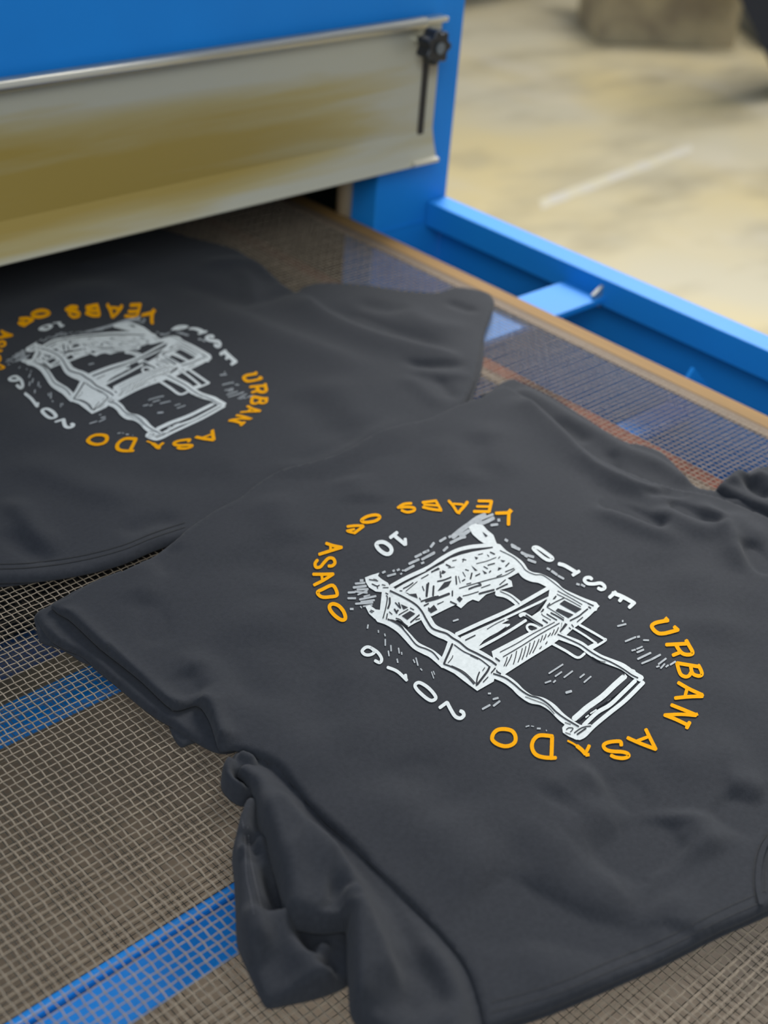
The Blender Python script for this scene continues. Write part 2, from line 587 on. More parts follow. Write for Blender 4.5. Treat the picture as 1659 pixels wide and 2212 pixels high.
MB().box((-0.40, PYF + 0.006, -0.515), (PXR - 0.006, 2.3, -0.50), 0.001).build('shade_board_inside', mat('shaded_floor_brown_inside', (0.30, 0.24, 0.16), 0.8), dr)  # added board carrying on the shaded brown, covers the lit floor behind
# guide post inside the chamber by the belt edge
gr0 = at_z([(744, 458)], 0.0)[0]
MB().tube((gr0[0], gr0[1], -0.005), (gr0[0], gr0[1], 0.16), 0.010).build('guide_rod', mat('bare_tan_metal', (0.55, 0.43, 0.27), 0.5, 0.2), dr, True)
# seam line across the post
MB().box((PXL + 0.001, PYF - 0.0012, -0.0115), (1.0705, PYF + 0.001, -0.0095)).build('seam_bead', BLUE, dr)

# sliding hatch plate
dl = empty('hatch_plate', (0.4, PYF - 0.01, 0.1), 'straw-tinted bare steel sliding hatch plate across the dryer mouth', 'hatch')
yd = PYF - 0.010
cr = at_y([(955, 52), (930, 343), (884, 353), (0, 557), (0, 190), (905, 55)], yd)
xr = float((cr[0, 0] + cr[1, 0]) / 2)
ztop = float(cr[5, 2])
zbot = float(cr[2, 2])
prof = [(yd, ztop), (yd, zbot + 0.035), (yd - 0.004, zbot + 0.02), (yd - 0.010, zbot + 0.004), (yd - 0.012, zbot), (yd - 0.008, zbot - 0.002),
        (yd - 0.0085, zbot + 0.004), (yd - 0.002, zbot + 0.02), (yd + 0.002, zbot + 0.035), (yd + 0.002, ztop)]
pl = MB().prism(prof, -0.30, xr, 0).build('plate', DOOR, dl)
pl.modifiers.new('b', 'BEVEL').width = 0.0008
# rolled top edge
xe = float(at_y([(918, 45)], yd - 0.006)[0, 0])
n_ = 14
pf = []
for k in range(n_):
    t = 2 * math.pi * k / n_
    pf.append((yd - 0.005 + 0.0075 * math.cos(t), ztop + 0.004 + 0.0065 * math.sin(t)))
MB().prism(pf, -0.30, xe, 0).build('rolled_edge', STEEL, dl, True)
tp = at_y([(962, 33), (905, 33)], yd - 0.004)
MB().box((xe - 0.02, yd - 0.010, float(tp[0, 2]) - 0.005), (float(tp[0, 0]), yd + 0.004, float(tp[0, 2])), 0.001).build('end_tab', STEEL, dl)
bt = at_y([(884, 355), (938, 343)], yd - 0.008)
MB().box((float(bt[0, 0]), yd - 0.016, float(bt[1, 2]) - 0.001), (float(bt[1, 0]), yd + 0.002, float(bt[1, 2]) + 0.004), 0.001).build('end_tab', STEEL, dl)
sl = at_y([(924, 96), (908, 290)], yd - 0.0005)
xs = float((sl[0, 0] + sl[1, 0]) / 2)
MB().box((xs - 0.0045, yd - 0.0012, float(sl[1, 2])), (xs + 0.0045, yd + 0.001, float(sl[0, 2])), 0.0004).build('slot', mat('dark_slot', (0.02, 0.016, 0.012), 0.7), dl)
# heat stain round the bolt
kn = at_y([(944, 102)], yd - 0.03)[0]
mb = MB()
kx, kz = float(kn[0]), float(kn[2])
# lobed star knob on a threaded stud
nl = 7
pts = []
for k in range(56):
    t = 2 * math.pi * k / 56
    r = 0.0165 + 0.0022 * math.cos(nl * t)
    pts.append((kx + r * math.cos(t), kz + r * math.sin(t)))
mb.prism(pts, yd - 0.034, yd - 0.016, 1)
kb = mb.build('knob', BLACKP, dl)
b_ = kb.modifiers.new('b', 'BEVEL')
b_.width = 0.003
b_.segments = 3
MB().tube((kx, yd - 0.036, kz), (kx, yd - 0.033, kz), 0.006, 0.005).build('knob_cap', GREYP, kb)
kb.children[0].location = (0, 0, 0)
MB().tube((kx, yd - 0.018, kz), (kx, yd, kz), 0.0055).build('stud', STEEL, dl)

# ------------------------------------------------------------------ belt
cbv = empty('conveyor_belt', (0.5, 0.3, 0), 'open-weave brown mesh conveyor belt running into the dryer', 'conveyor belt')
PX, PY, WR = 0.0053, 0.0055, 0.00042


def wires(name, x0, x1, y0, y1, z, r, m, wave, seg_per=2, jitter=0.00025):
    nx = int((x1 - x0) / PX)
    ny = int((y1 - y0) / PY)
    V = []
    F = []
    base = 0
    offs = np.array([[r, 0], [0, r], [-r, 0], [0, -r]])

    def sweep(path, ax):
        nonlocal base
        n = len(path)
        q = np.repeat(path[:, None, :], 4, axis=1).copy()
        if ax == 1:
            q[:, :, 0] += offs[:, 0]
        else:
            q[:, :, 1] += offs[:, 0]
        q[:, :, 2] += offs[:, 1]
        V.append(q.reshape(-1, 3))
        i = np.arange(n - 1)[:, None] * 4
        k = np.arange(4)[None, :]
        k2 = (k + 1) % 4
        f = np.stack([i + k, i + k2, i + 4 + k2, i + 4 + k], axis=-1).reshape(-1, 4) + base
        F.append(f)
        base += n * 4
    for i in range(nx + 1):
        x = x0 + i * PX
        if wave:
            s = np.arange(ny * seg_per + 1)
            y = y0 + s * PY / seg_per
            ph = math.pi * (s / seg_per + i)
            zz = z + r * 0.9 * np.cos(ph)
            kink = 0.00016 * np.cos(ph * 0.5 + i * 1.3) + 0.00012 * np.cos(ph + 0.7)
            xx = x + kink + jitter * np.sin(y * 61 + i * 0.7)
            sweep(np.c_[xx, y, zz], 1)
        else:
            sweep(np.array([[x, y0, z], [x, y1, z]]), 1)
    for j in range(ny + 1):
        y = y0 + j * PY
        if wave:
            s = np.arange(nx * seg_per + 1)
            x = x0 + s * PX / seg_per
            ph = math.pi * (s / seg_per + j)
            zz = z - r * 0.9 * np.cos(ph)
            yy = y + 0.00040 * np.cos(ph) * (1 if j % 2 else 0.5) + jitter * np.sin(x * 53 + j * 1.9) + 0.0003 * math.sin(j * 2.1)
            sweep(np.c_[x, yy, zz], 0)
        else:
            sweep(np.array([[x0, y, z], [x1, y, z]]), 0)
    V = np.concatenate(V)
    F = np.concatenate(F)
    me = bpy.data.meshes.new(name)
    me.vertices.add(len(V))
    me.vertices.foreach_set('co', V.ravel())
    me.loops.add(F.size)
    me.loops.foreach_set('vertex_index', F.ravel().astype(np.int32))
    me.polygons.add(len(F))
    me.polygons.foreach_set('loop_start', (np.arange(len(F)) * 4).astype(np.int32))
    me.polygons.foreach_set('loop_total', np.full(len(F), 4, np.int32))
    me.update(calc_edges=True)
    me.materials.append(m)
    o = bpy.data.objects.new(name, me)
    COL.objects.link(o)
    o.parent = cbv
    o.location = -cbv.location
    return o


BX1 = 0.983
wires('mesh', 0.03, 0.958, 0.0, 1.45, -0.0009, WR, WIRE, True)
wires('mesh', -0.22, 0.03 - PX, 0.0, 1.45, -0.0009, WR, WIRE, False)
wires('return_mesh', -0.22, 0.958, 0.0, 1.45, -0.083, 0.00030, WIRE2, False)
MB().box((0.964, -0.1, -0.0024), (BX1, 2.2, -0.0002), 0.0004).build('edge_hem', HEM, cbv)
MB().box((0.950, -0.1, -0.0020), (0.9655, 2.2, -0.0006), 0.0003).build('edge_webbing', HEM2, cbv)
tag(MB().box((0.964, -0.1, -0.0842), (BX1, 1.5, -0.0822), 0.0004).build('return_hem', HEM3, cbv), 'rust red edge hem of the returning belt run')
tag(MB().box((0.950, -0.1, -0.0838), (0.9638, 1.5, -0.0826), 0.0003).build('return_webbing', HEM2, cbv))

# ------------------------------------------------------------------ cloth
def smooth_poly(P, n=4, closed=True):
    P = np.asarray(P, float)
    out = []
    N = len(P)
    rngi = range(N) if closed else range(N - 1)
    for i in rngi:
        if closed:
            a, b, c, d = P[(i - 1) % N], P[i], P[(i + 1) % N], P[(i + 2) % N]
        else:
            a, b, c, d = P[max(i - 1, 0)], P[i], P[i + 1], P[min(i + 2, N - 1)]
        for k in range(n):
            t = k / n
            out.append(0.5 * ((2 * b) + (-a + c) * t + (2 * a - 5 * b + 4 * c - d) * t * t + (-a + 3 * b - 3 * c + d) * t ** 3))
    if not closed:
        out.append(P[-1])
    return np.array(out)


def seg_dist(Q, A, B):
    """distance of every point Q to every segment AB, the parameter and the side"""
    AB = B - A
    L2 = np.maximum((AB ** 2).sum(1), 1e-14)
    QA = Q[:, None, :] - A[None]
    t = np.clip((QA * AB[None]).sum(-1) / L2[None], 0, 1)
    D = QA - t[..., None] * AB[None]
    d = np.sqrt((D ** 2).sum(-1))
    cr = AB[None, :, 0] * QA[..., 1] - AB[None, :, 1] * QA[..., 0]
    side = cr / (np.sqrt(L2)[None] * np.maximum(d, 1e-9))
    return d, t, np.clip(side, -1, 1)


def sdf(Q, P):
    """positive inside the closed outline P, with the nearest outline point"""
    res_d = np.empty(len(Q))
    near = np.empty((len(Q), 2))
    A = P
    B = np.roll(P, -1, axis=0)
    for s in range(0, len(Q), 20000):
        q = Q[s:s + 20000]
        d, t, _ = seg_dist(q, A, B)
        k = d.argmin(1)
        r = np.arange(len(q))
        res = d[r, k]
        near[s:s + 20000] = A[k] + t[r, k][:, None] * (B[k] - A[k])
        y = q[:, 1][:, None]
        x = q[:, 0][:, None]
        cond = (A[None, :, 1] > y) != (B[None, :, 1] > y)
        xi = A[None, :, 0] + (y - A[None, :, 1]) / np.where(np.abs(B[None, :, 1] - A[None, :, 1]) < 1e-12, 1e-12, B[None, :, 1] - A[None, :, 1]) * (B[None, :, 0] - A[None, :, 0])
        inside = (np.logical_and(cond, x < xi).sum(1) % 2) == 1
        res_d[s:s + 20000] = np.where(inside, res, -res)
    return res_d, near


class Fold:
    """a ridge (amp > 0) or a valley (amp < 0) along a line; wl / wr its width on the left / right"""

    def __init__(self, px, amp, wl, wr=None, z=0.012, taper=0.3, sharp=2.0):
        self.P = smooth_poly(at_z(px, z)[:, :2], 3, False)
        self.amp, self.wl, self.wr = amp / 1000, wl / 1000, (wl if wr is None else wr) / 1000
        L = np.r_[0, np.cumsum(np.linalg.norm(np.diff(self.P, axis=0), axis=1))]
        self.L = L
        self.taper = taper
        self.sharp = sharp

    def __call__(self, Q):
        out = np.zeros(len(Q))
        R = 3.2 * max(self.wl, self.wr)
        lo = self.P.min(0) - R
        hi = self.P.max(0) + R
        m = np.all((Q > lo) & (Q < hi), axis=1)
        if not m.any():
            return out
        q = Q[m]
        A, B = self.P[:-1], self.P[1:]
        d, t, sd = seg_dist(q, A, B)
        # soft blend over the segments keeps the crest smooth at the joints
        k = d.argmin(1)
        r = np.arange(len(q))
        dd = d[r, k]
        s = sd[r, k]
        u = (self.L[:-1][k] + t[r, k] * (self.L[1:] - self.L[:-1])[k]) / self.L[-1]
        w = self.wr + (self.wl - self.wr) * (s + 1) / 2
        e = np.clip(np.minimum(u, 1 - u) / self.taper, 0, 1) if self.taper > 0 else 1.0
        e = e * e * (3 - 2 * e)
        out[m] = self.amp * e * np.exp(-(dd / w) ** self.sharp)
        return out


class Step:
    """surface drops by amp on the left of the line, fading away from it over `reach`"""

    def __init__(self, px, amp, soft, reach, z=0.012, taper=0.3):
        self.P = smooth_poly(at_z(px, z)[:, :2], 3, False)
        self.amp, self.soft, self.reach = amp / 1000, soft / 1000, reach / 1000
        self.L = np.r_[0, np.cumsum(np.linalg.norm(np.diff(self.P, axis=0), axis=1))]
        self.taper = taper

    def __call__(self, Q):
        A, B = self.P[:-1], self.P[1:]
        d, t, sd = seg_dist(Q, A, B)
        k = d.argmin(1)
        r = np.arange(len(Q))
        dd = d[r, k]
        s = dd * np.sign(sd[r, k])
        u = (self.L[:-1][k] + t[r, k] * (self.L[1:] - self.L[:-1])[k]) / self.L[-1]
        e = np.clip(np.minimum(u, 1 - u) / self.taper, 0, 1) if self.taper > 0 else 1.0
        e = e * e * (3 - 2 * e)
        g = 1 / (1 + np.exp(-np.clip(s / self.soft, -40, 40)))
        return -self.amp * e * g * np.exp(-(dd / self.reach) ** 2)


def undul(Q, a=0.0008, seed=0, f=1.0):
    r = np.random.default_rng(seed)
    o = np.zeros(len(Q))
    for k in range(9):
        th = r.uniform(0, math.pi)
        w = r.uniform(25, 110) * f
        o += np.sin(w * (Q[:, 0] * math.cos(th) + Q[:, 1] * math.sin(th)) + r.uniform(0, 6.28)) * (40 / w) ** 0.7
    return o * a / 3


class Sheet:
    def __init__(self, outline, z, folds, roll=10, zedge=2.0, trace=0.012, smooth=True, under=None, und=0.0008, seed=1, n=4, gap=1.6, lift=None):
        P = at_z(outline, trace)[:, :2]
        self.P = smooth_poly(P, n) if smooth else P
        self.z, self.roll, self.zedge = z / 1000, roll / 1000, zedge / 1000
        self.folds, self.under, self.und, self.seed = folds, under or [], und, seed
        self.gap = gap / 1000
        self.lift = lift

    def height(self, Q, d=None):
        Q = np.atleast_2d(np.asarray(Q, float))[:, :2]
        if d is None:
            d, _ = sdf(Q, self.P)
        h = np.full(len(Q), self.z)
        for f in self.folds:
            h += f(Q)
        h += undul(Q, self.und, self.seed)
        h = np.maximum(h, self.zedge)
        t = np.clip(d / self.roll, 0, 1)
        prof = np.sqrt(np.clip(1 - (1 - t) ** 2, 0, 1))
        h = self.zedge + (h - self.zedge) * prof
        for u in self.under:
            ud, _ = sdf(Q, u.P)
            uz = u.height(Q, np.maximum(ud, 0))
            f = np.clip((ud + 0.014) / 0.014, 0, 1)
            f = f * f * (3 - 2 * f)
            h = np.maximum(h, (uz + self.gap) * f + h * (1 - f)) + 0
        return h

    def build(self, name, parent, m=None, cell=0.0026, thick=0.0012):
        m = m or FABRIC
        P = self.P
        lo = P.min(0) - cell
        hi = P.max(0) + cell
        nx = int((hi[0] - lo[0]) / cell) + 2
        ny = int((hi[1] - lo[1]) / cell) + 2
        gx = lo[0] + np.arange(nx) * cell
        gy = lo[1] + np.arange(ny) * cell
        Q = np.stack(np.meshgrid(gx, gy, indexing='ij'), -1).reshape(-1, 2)
        d, near = sdf(Q, P)
        keep = d > -0.71 * cell
        snap = keep & (d < 0.35 * cell)
        Q[snap] = near[snap]
        d2 = np.where(snap, 0, d)
        idx = -np.ones(len(Q), int)
        idx[keep] = np.arange(keep.sum())
        z = self.height(Q[keep], d2[keep])
        V = np.c_[Q[keep], z]
        I = idx.reshape(nx, ny)
        SN = snap.reshape(nx, ny)
        IN = (keep & ~snap).reshape(nx, ny)
        a, b, c, e = I[:-1, :-1], I[1:, :-1], I[1:, 1:], I[:-1, 1:]
        ok4 = (a >= 0) & (b >= 0) & (c >= 0) & (e >= 0) & (IN[:-1, :-1] | IN[1:, :-1] | IN[1:, 1:] | IN[:-1, 1:])
        F = np.stack([a[ok4], b[ok4], c[ok4], e[ok4]], -1).tolist()
        # corner triangles
        cnt = (a >= 0).astype(int) + (b >= 0) + (c >= 0) + (e >= 0)
        anyin = IN[:-1, :-1] | IN[1:, :-1] | IN[1:, 1:] | IN[:-1, 1:]
        tri = (cnt == 3) & anyin
        for i, j in zip(*np.nonzero(tri)):
            q = [x for x in (a[i, j], b[i, j], c[i, j], e[i, j]) if x >= 0]
            F.append(q)
        # underside and rim
        nV = len(V)
        cnt_e = {}
        for f in F:
            for u_, v_ in zip(f, f[1:] + f[:1]):
                cnt_e[(u_, v_)] = 1
        rim = [(u_, v_) for (u_, v_) in cnt_e if (v_, u_) not in cnt_e]
        V2 = V.copy()
        V2[:, 2] -= thick
        F2 = [[q + nV for q in f[::-1]] for f in F]
        F3 = [[v_, u_, u_ + nV, v_ + nV] for u_, v_ in rim]
        return obj(name, np.vstack([V, V2]), F + F2 + F3, m, parent, True)


# ---- ribbons of ink and thread lying on a sheet
def ribbon_outline(P, w, closed=False, n=5, w1=None):
    P = np.asarray(P, float)
    if len(P) > 2:
        C = smooth_poly(P, n, closed)
    else:
        k = max(2, int(np.linalg.norm(P[1] - P[0]) / 5) + 1)
        C = P[0] + (P[1] - P[0]) * np.linspace(0, 1, k)[:, None]
    if closed:
        T = np.roll(C, -1, 0) - np.roll(C, 1, 0)
    else:
        T = np.gradient(C, axis=0)
    T /= np.maximum(np.linalg.norm(T, axis=1), 1e-9)[:, None]
    N = np.c_[-T[:, 1], T[:, 0]]
    W = np.full(len(C), w / 2.0)
    if w1 is not None:
        W = np.linspace(w / 2.0, w1 / 2.0, len(C))
    elif not closed and len(C) > 2 and w > 2.2:
        # rounded ends
        ex = T[0] * w * 0.3
        C = np.vstack([C[0] - ex, C, C[-1] + T[-1] * w * 0.3])
        N = np.vstack([N[0], N, N[-1]])
        W = np.r_[w * 0.30, W, w * 0.30]
    return C, N, W


class Ink:
    """collects strokes and filled areas given on the near print; warp moves them to their place"""

    def __init__(self, sheet, lift, warp=None, trace=0.012):
        self.V, self.F, self.sheet, self.lift, self.warp, self.trace = [], [], sheet, lift, warp, trace

    def add(self, px, faces):
        b = len(self.V)
        self.V.extend(px)
        self.F.extend([[i + b for i in f] for f in faces])

    def stroke(self, P, w, closed=False, w1=None):
        C, N, W = ribbon_outline(P, w, closed, w1=w1)
        n = len(C)
        L = C + N * W[:, None]
        R = C - N * W[:, None]
        px = np.stack([L, C, R], 1).reshape(-1, 2)
        f = []
        for i in range(n if closed else n - 1):
            j = (i + 1) % n
            f.append([3 * i, 3 * j, 3 * j + 1, 3 * i + 1])
            f.append([3 * i + 1, 3 * j + 1, 3 * j + 2, 3 * i + 2])
        self.add(px.tolist(), f)

    def area(self, P, cell=5.0):
        P = np.asarray(P, float)
        from mathutils.geometry import delaunay_2d_cdt
        edge = []
        for i in range(len(P)):
            a, b = P[i], P[(i + 1) % len(P)]
            k = max(1, int(np.linalg.norm(b - a) / cell))
            for t in range(k):
                edge.append(a + (b - a) * t / k)
        edge = np.array(edge)
        lo, hi = edge.min(0), edge.max(0)
        g = np.stack(np.meshgrid(np.arange(lo[0] + 1, hi[0], cell), np.arange(lo[1] + 1, hi[1], cell)), -1).reshape(-1, 2)
        d, _ = sdf(g, edge)
        g = g[d > cell * 0.4]
        pts = np.vstack([edge, g])
        vs, es, fs, *_r = delaunay_2d_cdt([Vector(p) for p in pts], [], [list(range(len(edge)))], 1, 1e-4)
        self.add([tuple(v) for v in vs], [list(f) for f in fs])

    def build(self, name, m, parent):
        px = np.array(self.V)
        if self.warp is not None:
            px = self.warp(px)
        zt = np.full(len(px), self.trace)
        d = rays(px)
        for _ in range(6):
            t = (zt - CAM[2]) / d[:, 2]
            Q = CAM + d * t[:, None]
            zt = self.sheet.height(Q) + self.lift
        t = (zt - CAM[2]) / d[:, 2]
        Q = CAM + d * t[:, None]
        Q[:, 2] = zt
        V = Q
        F = []
        for f in self.F:
            a, b, c = V[f[0]][:2], V[f[1]][:2], V[f[2]][:2]
            if (b[0] - a[0]) * (c[1] - a[1]) - (b[1] - a[1]) * (c[0] - a[0]) < 0:
                f = f[::-1]
            F.append(f)
        o = obj(name, V, F, m, parent, True)
        return o


# ------------------------------------------------------------------ the far T-shirt
far = empty('t_shirt', tuple(at_z([(300, 850)], 0)[0]), 'charcoal T-shirt farther back, half under the steel hatch plate of the dryer', 't-shirt', 'printed T-shirts on the belt')
F_ = Fold
far_folds = [
    F_([(430, 640), (560, 700), (680, 745), (830, 800)], 4, 16, 26), F_([(520, 660), (600, 628), (660, 612)], -3, 8),
    F_([(640, 625), (700, 672), (790, 712), (900, 745), (1015, 772)], 5, 7, 22, taper=0.15),
    F_([(700, 650), (830, 700), (930, 730), (1010, 752)], -5, 14, 7),
    F_([(860, 768), (930, 782), (1015, 778)], -4, 5, 7), F_([(870, 792), (960, 806), (1030, 800)], 2.5, 9, 7),
    F_([(860, 800), (920, 840), (960, 880)], 2.5, 10), F_([(930, 800), (965, 830), (985, 860)], -2.5, 7),
    F_([(620, 600), (560, 570), (500, 560), (420, 570)], 5, 14), F_([(360, 600), (450, 620), (560, 660)], -3, 16),
    F_([(0, 1062), (40, 1100), (90, 1160), (140, 1185)], 5, 12, 7), F_([(0, 1130), (60, 1178), (130, 1205)], -4, 8),
    F_([(0, 985), (90, 1010), (220, 1060), (330, 1075)], 4, 22, 14), F_([(250, 1150), (330, 1120), (400, 1110)], -3, 9),
    F_([(560, 1030), (640, 1000), (760, 960), (900, 890)], 4, 12, 22), F_([(600, 1000), (700, 975), (800, 925)], -3, 9),
    F_([(700, 800), (760, 880), (800, 930)], 3, 22), F_([(100, 620), (250, 640), (360, 680)], 3, 24),
    F_([(0, 700), (130, 640), (300, 600)], 3, 26), F_([(630, 830), (700, 900), (730, 960)], -2.5, 20),
    F_([(850, 640), (900, 680), (960, 700), (1030, 690)], 2.5, 14), F_([(760, 640), (840, 660), (900, 655)], -3, 12),
    F_([(960, 640), (1010, 660), (1040, 660)], -3, 7), F_([(500, 560), (545, 610), (555, 680)], 3, 10),
    F_([(-60, 830), (40, 900), (120, 960)], 3, 25), F_([(250, 1010), (420, 1030), (520, 1000)], -2, 22),
    F_([(130, 575), (220, 560), (300, 540)], 5, 8, 14),
]
far_out = [(-260, 1240), (-120, 1243), (0, 1240), (90, 1236), (180, 1222), (265, 1200), (330, 1172), (400, 1150), (520, 1120), (660, 1066), (800, 1010),
           (900, 965), (975, 915), (1002, 868), (1026, 815), (1036, 770), (1046, 715), (1062, 672), (1070, 640), (1056, 624), (1018, 615), (980, 612),
           (945, 621), (880, 616), (790, 604), (700, 601), (655, 610), (640, 618), (612, 602), (570, 572), (532, 541), (500, 524), (430, 505), (330, 480),
           (200, 460), (0, 470), (-260, 560)]
far_under = Sheet([(-260, 1262), (-120, 1266), (0, 1262), (90, 1250), (200, 1224), (330, 1186), (440, 1140), (520, 1080), (300, 1000), (-260, 1000)], 2.6, [], 4, 1.6, und=0.0003, trace=0.003)
far_under.build('back_layer', far, cell=0.004)
far_under2 = Sheet([(1030, 700), (1046, 752), (1040, 800), (1024, 850), (1010, 885), (960, 905), (880, 860), (900, 720)], 3.0, [], 5, 1.8, und=0.0006, trace=0.003)
far_under2.build('back_layer', far, cell=0.004)
farS = Sheet(far_out, 8.5, far_folds, roll=6, zedge=5.0, und=0.0011, seed=3, n=3)
farS.build('shirt_front', far, cell=0.0032)


def on_sheet_line(sheet, px, w, name, m, parent, lift=0.0003, dash=None, trace=0.012):
    ink = Ink(sheet, lift, None, trace)
    C = smooth_poly(px, 8, False)
    if dash:
        L = np.r_[0, np.cumsum(np.linalg.norm(np.diff(C, axis=0), axis=1))]
        s = 0
        while s + dash[0] < L[-1]:
            a = [np.interp(s, L, C[:, 0]), np.interp(s, L, C[:, 1])]
            b = [np.interp(s + dash[0], L, C[:, 0]), np.interp(s + dash[0], L, C[:, 1])]
            ink.stroke([a, b], w)
            s += dash[1]
    else:
        ink.stroke(C[::3], w)
    return ink.build(name, m, parent)


for off, w in ((12, 2.0), (22, 2.0)):
    on_sheet_line(farS, [(-200, 1240 - off), (0, 1240 - off), (90, 1235 - off), (180, 1221 - off), (265, 1199 - off), (330, 1173 - off), (400, 1150 - off)], w, 'hem_stitching', THREAD, far, 0.0004)

# ------------------------------------------------------------------ the near T-shirt
near = empty('t_shirt', tuple(at_z([(1050, 1400)], 0)[0]), 'charcoal T-shirt in front, lying flat with a bunched sleeve at its lower left', 't-shirt', 'printed T-shirts on the belt')

nb_folds = [
    # towards the hem end
    F_([(115, 1310), (200, 1390), (300, 1480), (420, 1560)], 5, 10, 16, taper=0.1),
    F_([(300, 1270), (330, 1330), (335, 1400)], -2.5, 10), F_([(330, 1200), (318, 1260), (300, 1310)], 3, 9, 14),
    F_([(345, 1250), (362, 1200), (392, 1165)], -2, 7), F_([(380, 1395), (440, 1450), (520, 1560)], 5, 16, 10),
    F_([(400, 1440), (430, 1480), (440, 1500)], -3, 12), F_([(430, 1375), (500, 1450), (570, 1540)], -3, 16),
    F_([(420, 1520), (452, 1530), (470, 1580), (478, 1606)], 7, 8, 14, taper=0.1),
    F_([(560, 1500), (620, 1600), (700, 1700)], 2.5, 22), F_([(690, 1390), (700, 1500), (680, 1620)], -3, 18),
    F_([(640, 1230), (580, 1300), (560, 1400)], 3, 28), F_([(740, 1400), (760, 1520), (740, 1640)], 3, 22),
    F_([(480, 1180), (560, 1240), (600, 1330)], -2.5, 24),
    # under the print
    F_([(860, 1620), (920, 1700), (1000, 1780)], -3, 22), F_([(820, 1650), (900, 1750), (1000, 1850), (1080, 1960)], 4, 22),
    F_([(1190, 1730), (1250, 1690), (1300, 1665)], 5, 14, 18), F_([(1180, 1745), (1220, 1728), (1280, 1720), (1420, 1700)], -4, 13),
    F_([(1120, 1860), (1220, 1800), (1300, 1740), (1380, 1745)], 5, 24, 18), F_([(1250, 1870), (1300, 1845), (1420, 1840), (1470, 1880)], -4, 20),
    F_([(1090, 1850), (1180, 1905), (1290, 1950), (1400, 1962)], 7, 26, 14), F_([(1020, 1880), (1130, 1935), (1240, 1982), (1340, 2008), (1420, 1995)], -8, 20, 26),
    F_([(1480, 1740), (1500, 1790), (1560, 1850)], 5, 13, 20), F_([(1440, 1760), (1450, 1820), (1480, 1850)], -4, 12),
    F_([(1550, 1720), (1600, 1750), (1659, 1770)], -6, 14), F_([(1560, 1690), (1620, 1700), (1659, 1715)], 4, 12),
    F_([(1420, 1930), (1480, 1985), (1480, 2020)], 3, 16), F_([(1090, 2080), (1250, 2060), (1400, 2010)], 3, 24),
    F_([(1400, 1640), (1520, 1640), (1640, 1620)], 2.5, 20),
    # top right
    F_([(1120, 850), (1200, 925), (1260, 985), (1330, 1030), (1400, 1058), (1470, 1060)], 6, 6, 15, taper=0.12, sharp=1.5),
    F_([(1240, 980), (1300, 1045), (1370, 1075), (1440, 1085)], -3, 14),
    F_([(1290, 1078), (1350, 1098), (1400, 1118), (1450, 1140)], -7, 6, 7, taper=0.18), F_([(1260, 1085), (1340, 1120), (1420, 1150), (1500, 1170)], 4, 14, 10),
    F_([(1440, 1082), (1500, 1108), (1570, 1140)], -7, 6, 5, taper=0.18), F_([(1380, 1068), (1440, 1064), (1500, 1058)], -5, 6),
    F_([(1500, 1075), (1550, 1125), (1585, 1180), (1600, 1240)], 7, 8, 10), F_([(1400, 1095), (1480, 1130), (1560, 1165)], 5, 9, 12),
    F_([(1615, 1165), (1630, 1195), (1680, 1240)], -7, 7, 8), F_([(1560, 1100), (1620, 1150), (1680, 1170)], 4, 14),
    F_([(1450, 1200), (1520, 1290), (1560, 1400)], 3, 22), F_([(1380, 1180), (1470, 1260), (1520, 1360)], -2.5, 22),
    F_([(1600, 1260), (1620, 1400), (1600, 1520)], -2.5, 22),
    F_([(1060, 900), (1070, 980), (1090, 1040)], 2.5, 18), F_([(1030, 930), (1035, 990), (1050, 1040)], -2.5, 14),
    F_([(940, 930), (980, 990), (1010, 1060)], 2, 20), F_([(750, 1020), (780, 1060), (790, 1090)], 2.5, 16),
    F_([(560, 1060), (600, 1100), (640, 1180)], 3, 18),
]
body_out = [(108, 1302), (150, 1280), (199, 1250), (277, 1223), (340, 1190), (391, 1150), (464, 1097), (517, 1072), (545, 1050), (577, 1028), (617, 1011),
            (729, 984), (802, 946), (882, 913), (928, 899), (995, 868), (1046, 850), (1072, 834), (1098, 832), (1118, 843), (1152, 866), (1192, 896),
            (1225, 930), (1260, 962), (1310, 992), (1360, 1018), (1420, 1040), (1490, 1055), (1560, 1072), (1659, 1112), (1780, 1180), (1840, 1400),
            (1850, 1700), (1760, 1880), (1655, 1960), (1560, 2003), (1440, 2064), (1330, 2112), (1200, 2168), (1100, 2200), (1052, 2216),
            (1042, 2180), (1026, 2122), (1000, 2065), (950, 2005), (900, 1955), (850, 1905), (800, 1857), (760, 1817), (700, 1767), (640, 1697), (600, 1654),
            (575, 1638), (540, 1622), (507, 1612), (476, 1614), (466, 1592), (455, 1556), (440, 1528), (424, 1514), (398, 1522), (372, 1524), (338, 1495), (306, 1464), (259, 1426), (215, 1392),
            (175, 1354), (146, 1328)]
ul = Sheet([(78, 1320), (86, 1345), (109, 1377), (143, 1397), (178, 1412), (209, 1440), (259, 1481), (306, 1521), (341, 1546), (379, 1568), (394, 1579), (432, 1601), (473, 1619),
            (520, 1610), (560, 1560), (480, 1440), (300, 1330), (200, 1262), (150, 1277), (100, 1306)], 6.0,
           [F_([(85, 1322), (120, 1375), (200, 1418), (300, 1508), (420, 1590)], 3.0, 6, 10, taper=0.1)], roll=4, zedge=3.6, und=0.0005, trace=0.006, n=3)
ul2 = Sheet([(75, 1326), (78, 1352), (84, 1376), (96, 1386), (128, 1395), (158, 1412), (185, 1428), (260, 1440), (200, 1360), (110, 1310)], 3.0, [], roll=3, zedge=1.6, und=0.0003, trace=0.003, n=3)
ul3 = Sheet([(360, 1540), (368, 1572), (378, 1594), (392, 1609), (406, 1603), (432, 1596), (470, 1590), (420, 1540)], 3.0, [], roll=3, zedge=1.6, und=0.0003, trace=0.003, n=3)
ul2.build('back_layer', near, cell=0.002)
ul3.build('back_layer', near, cell=0.002)
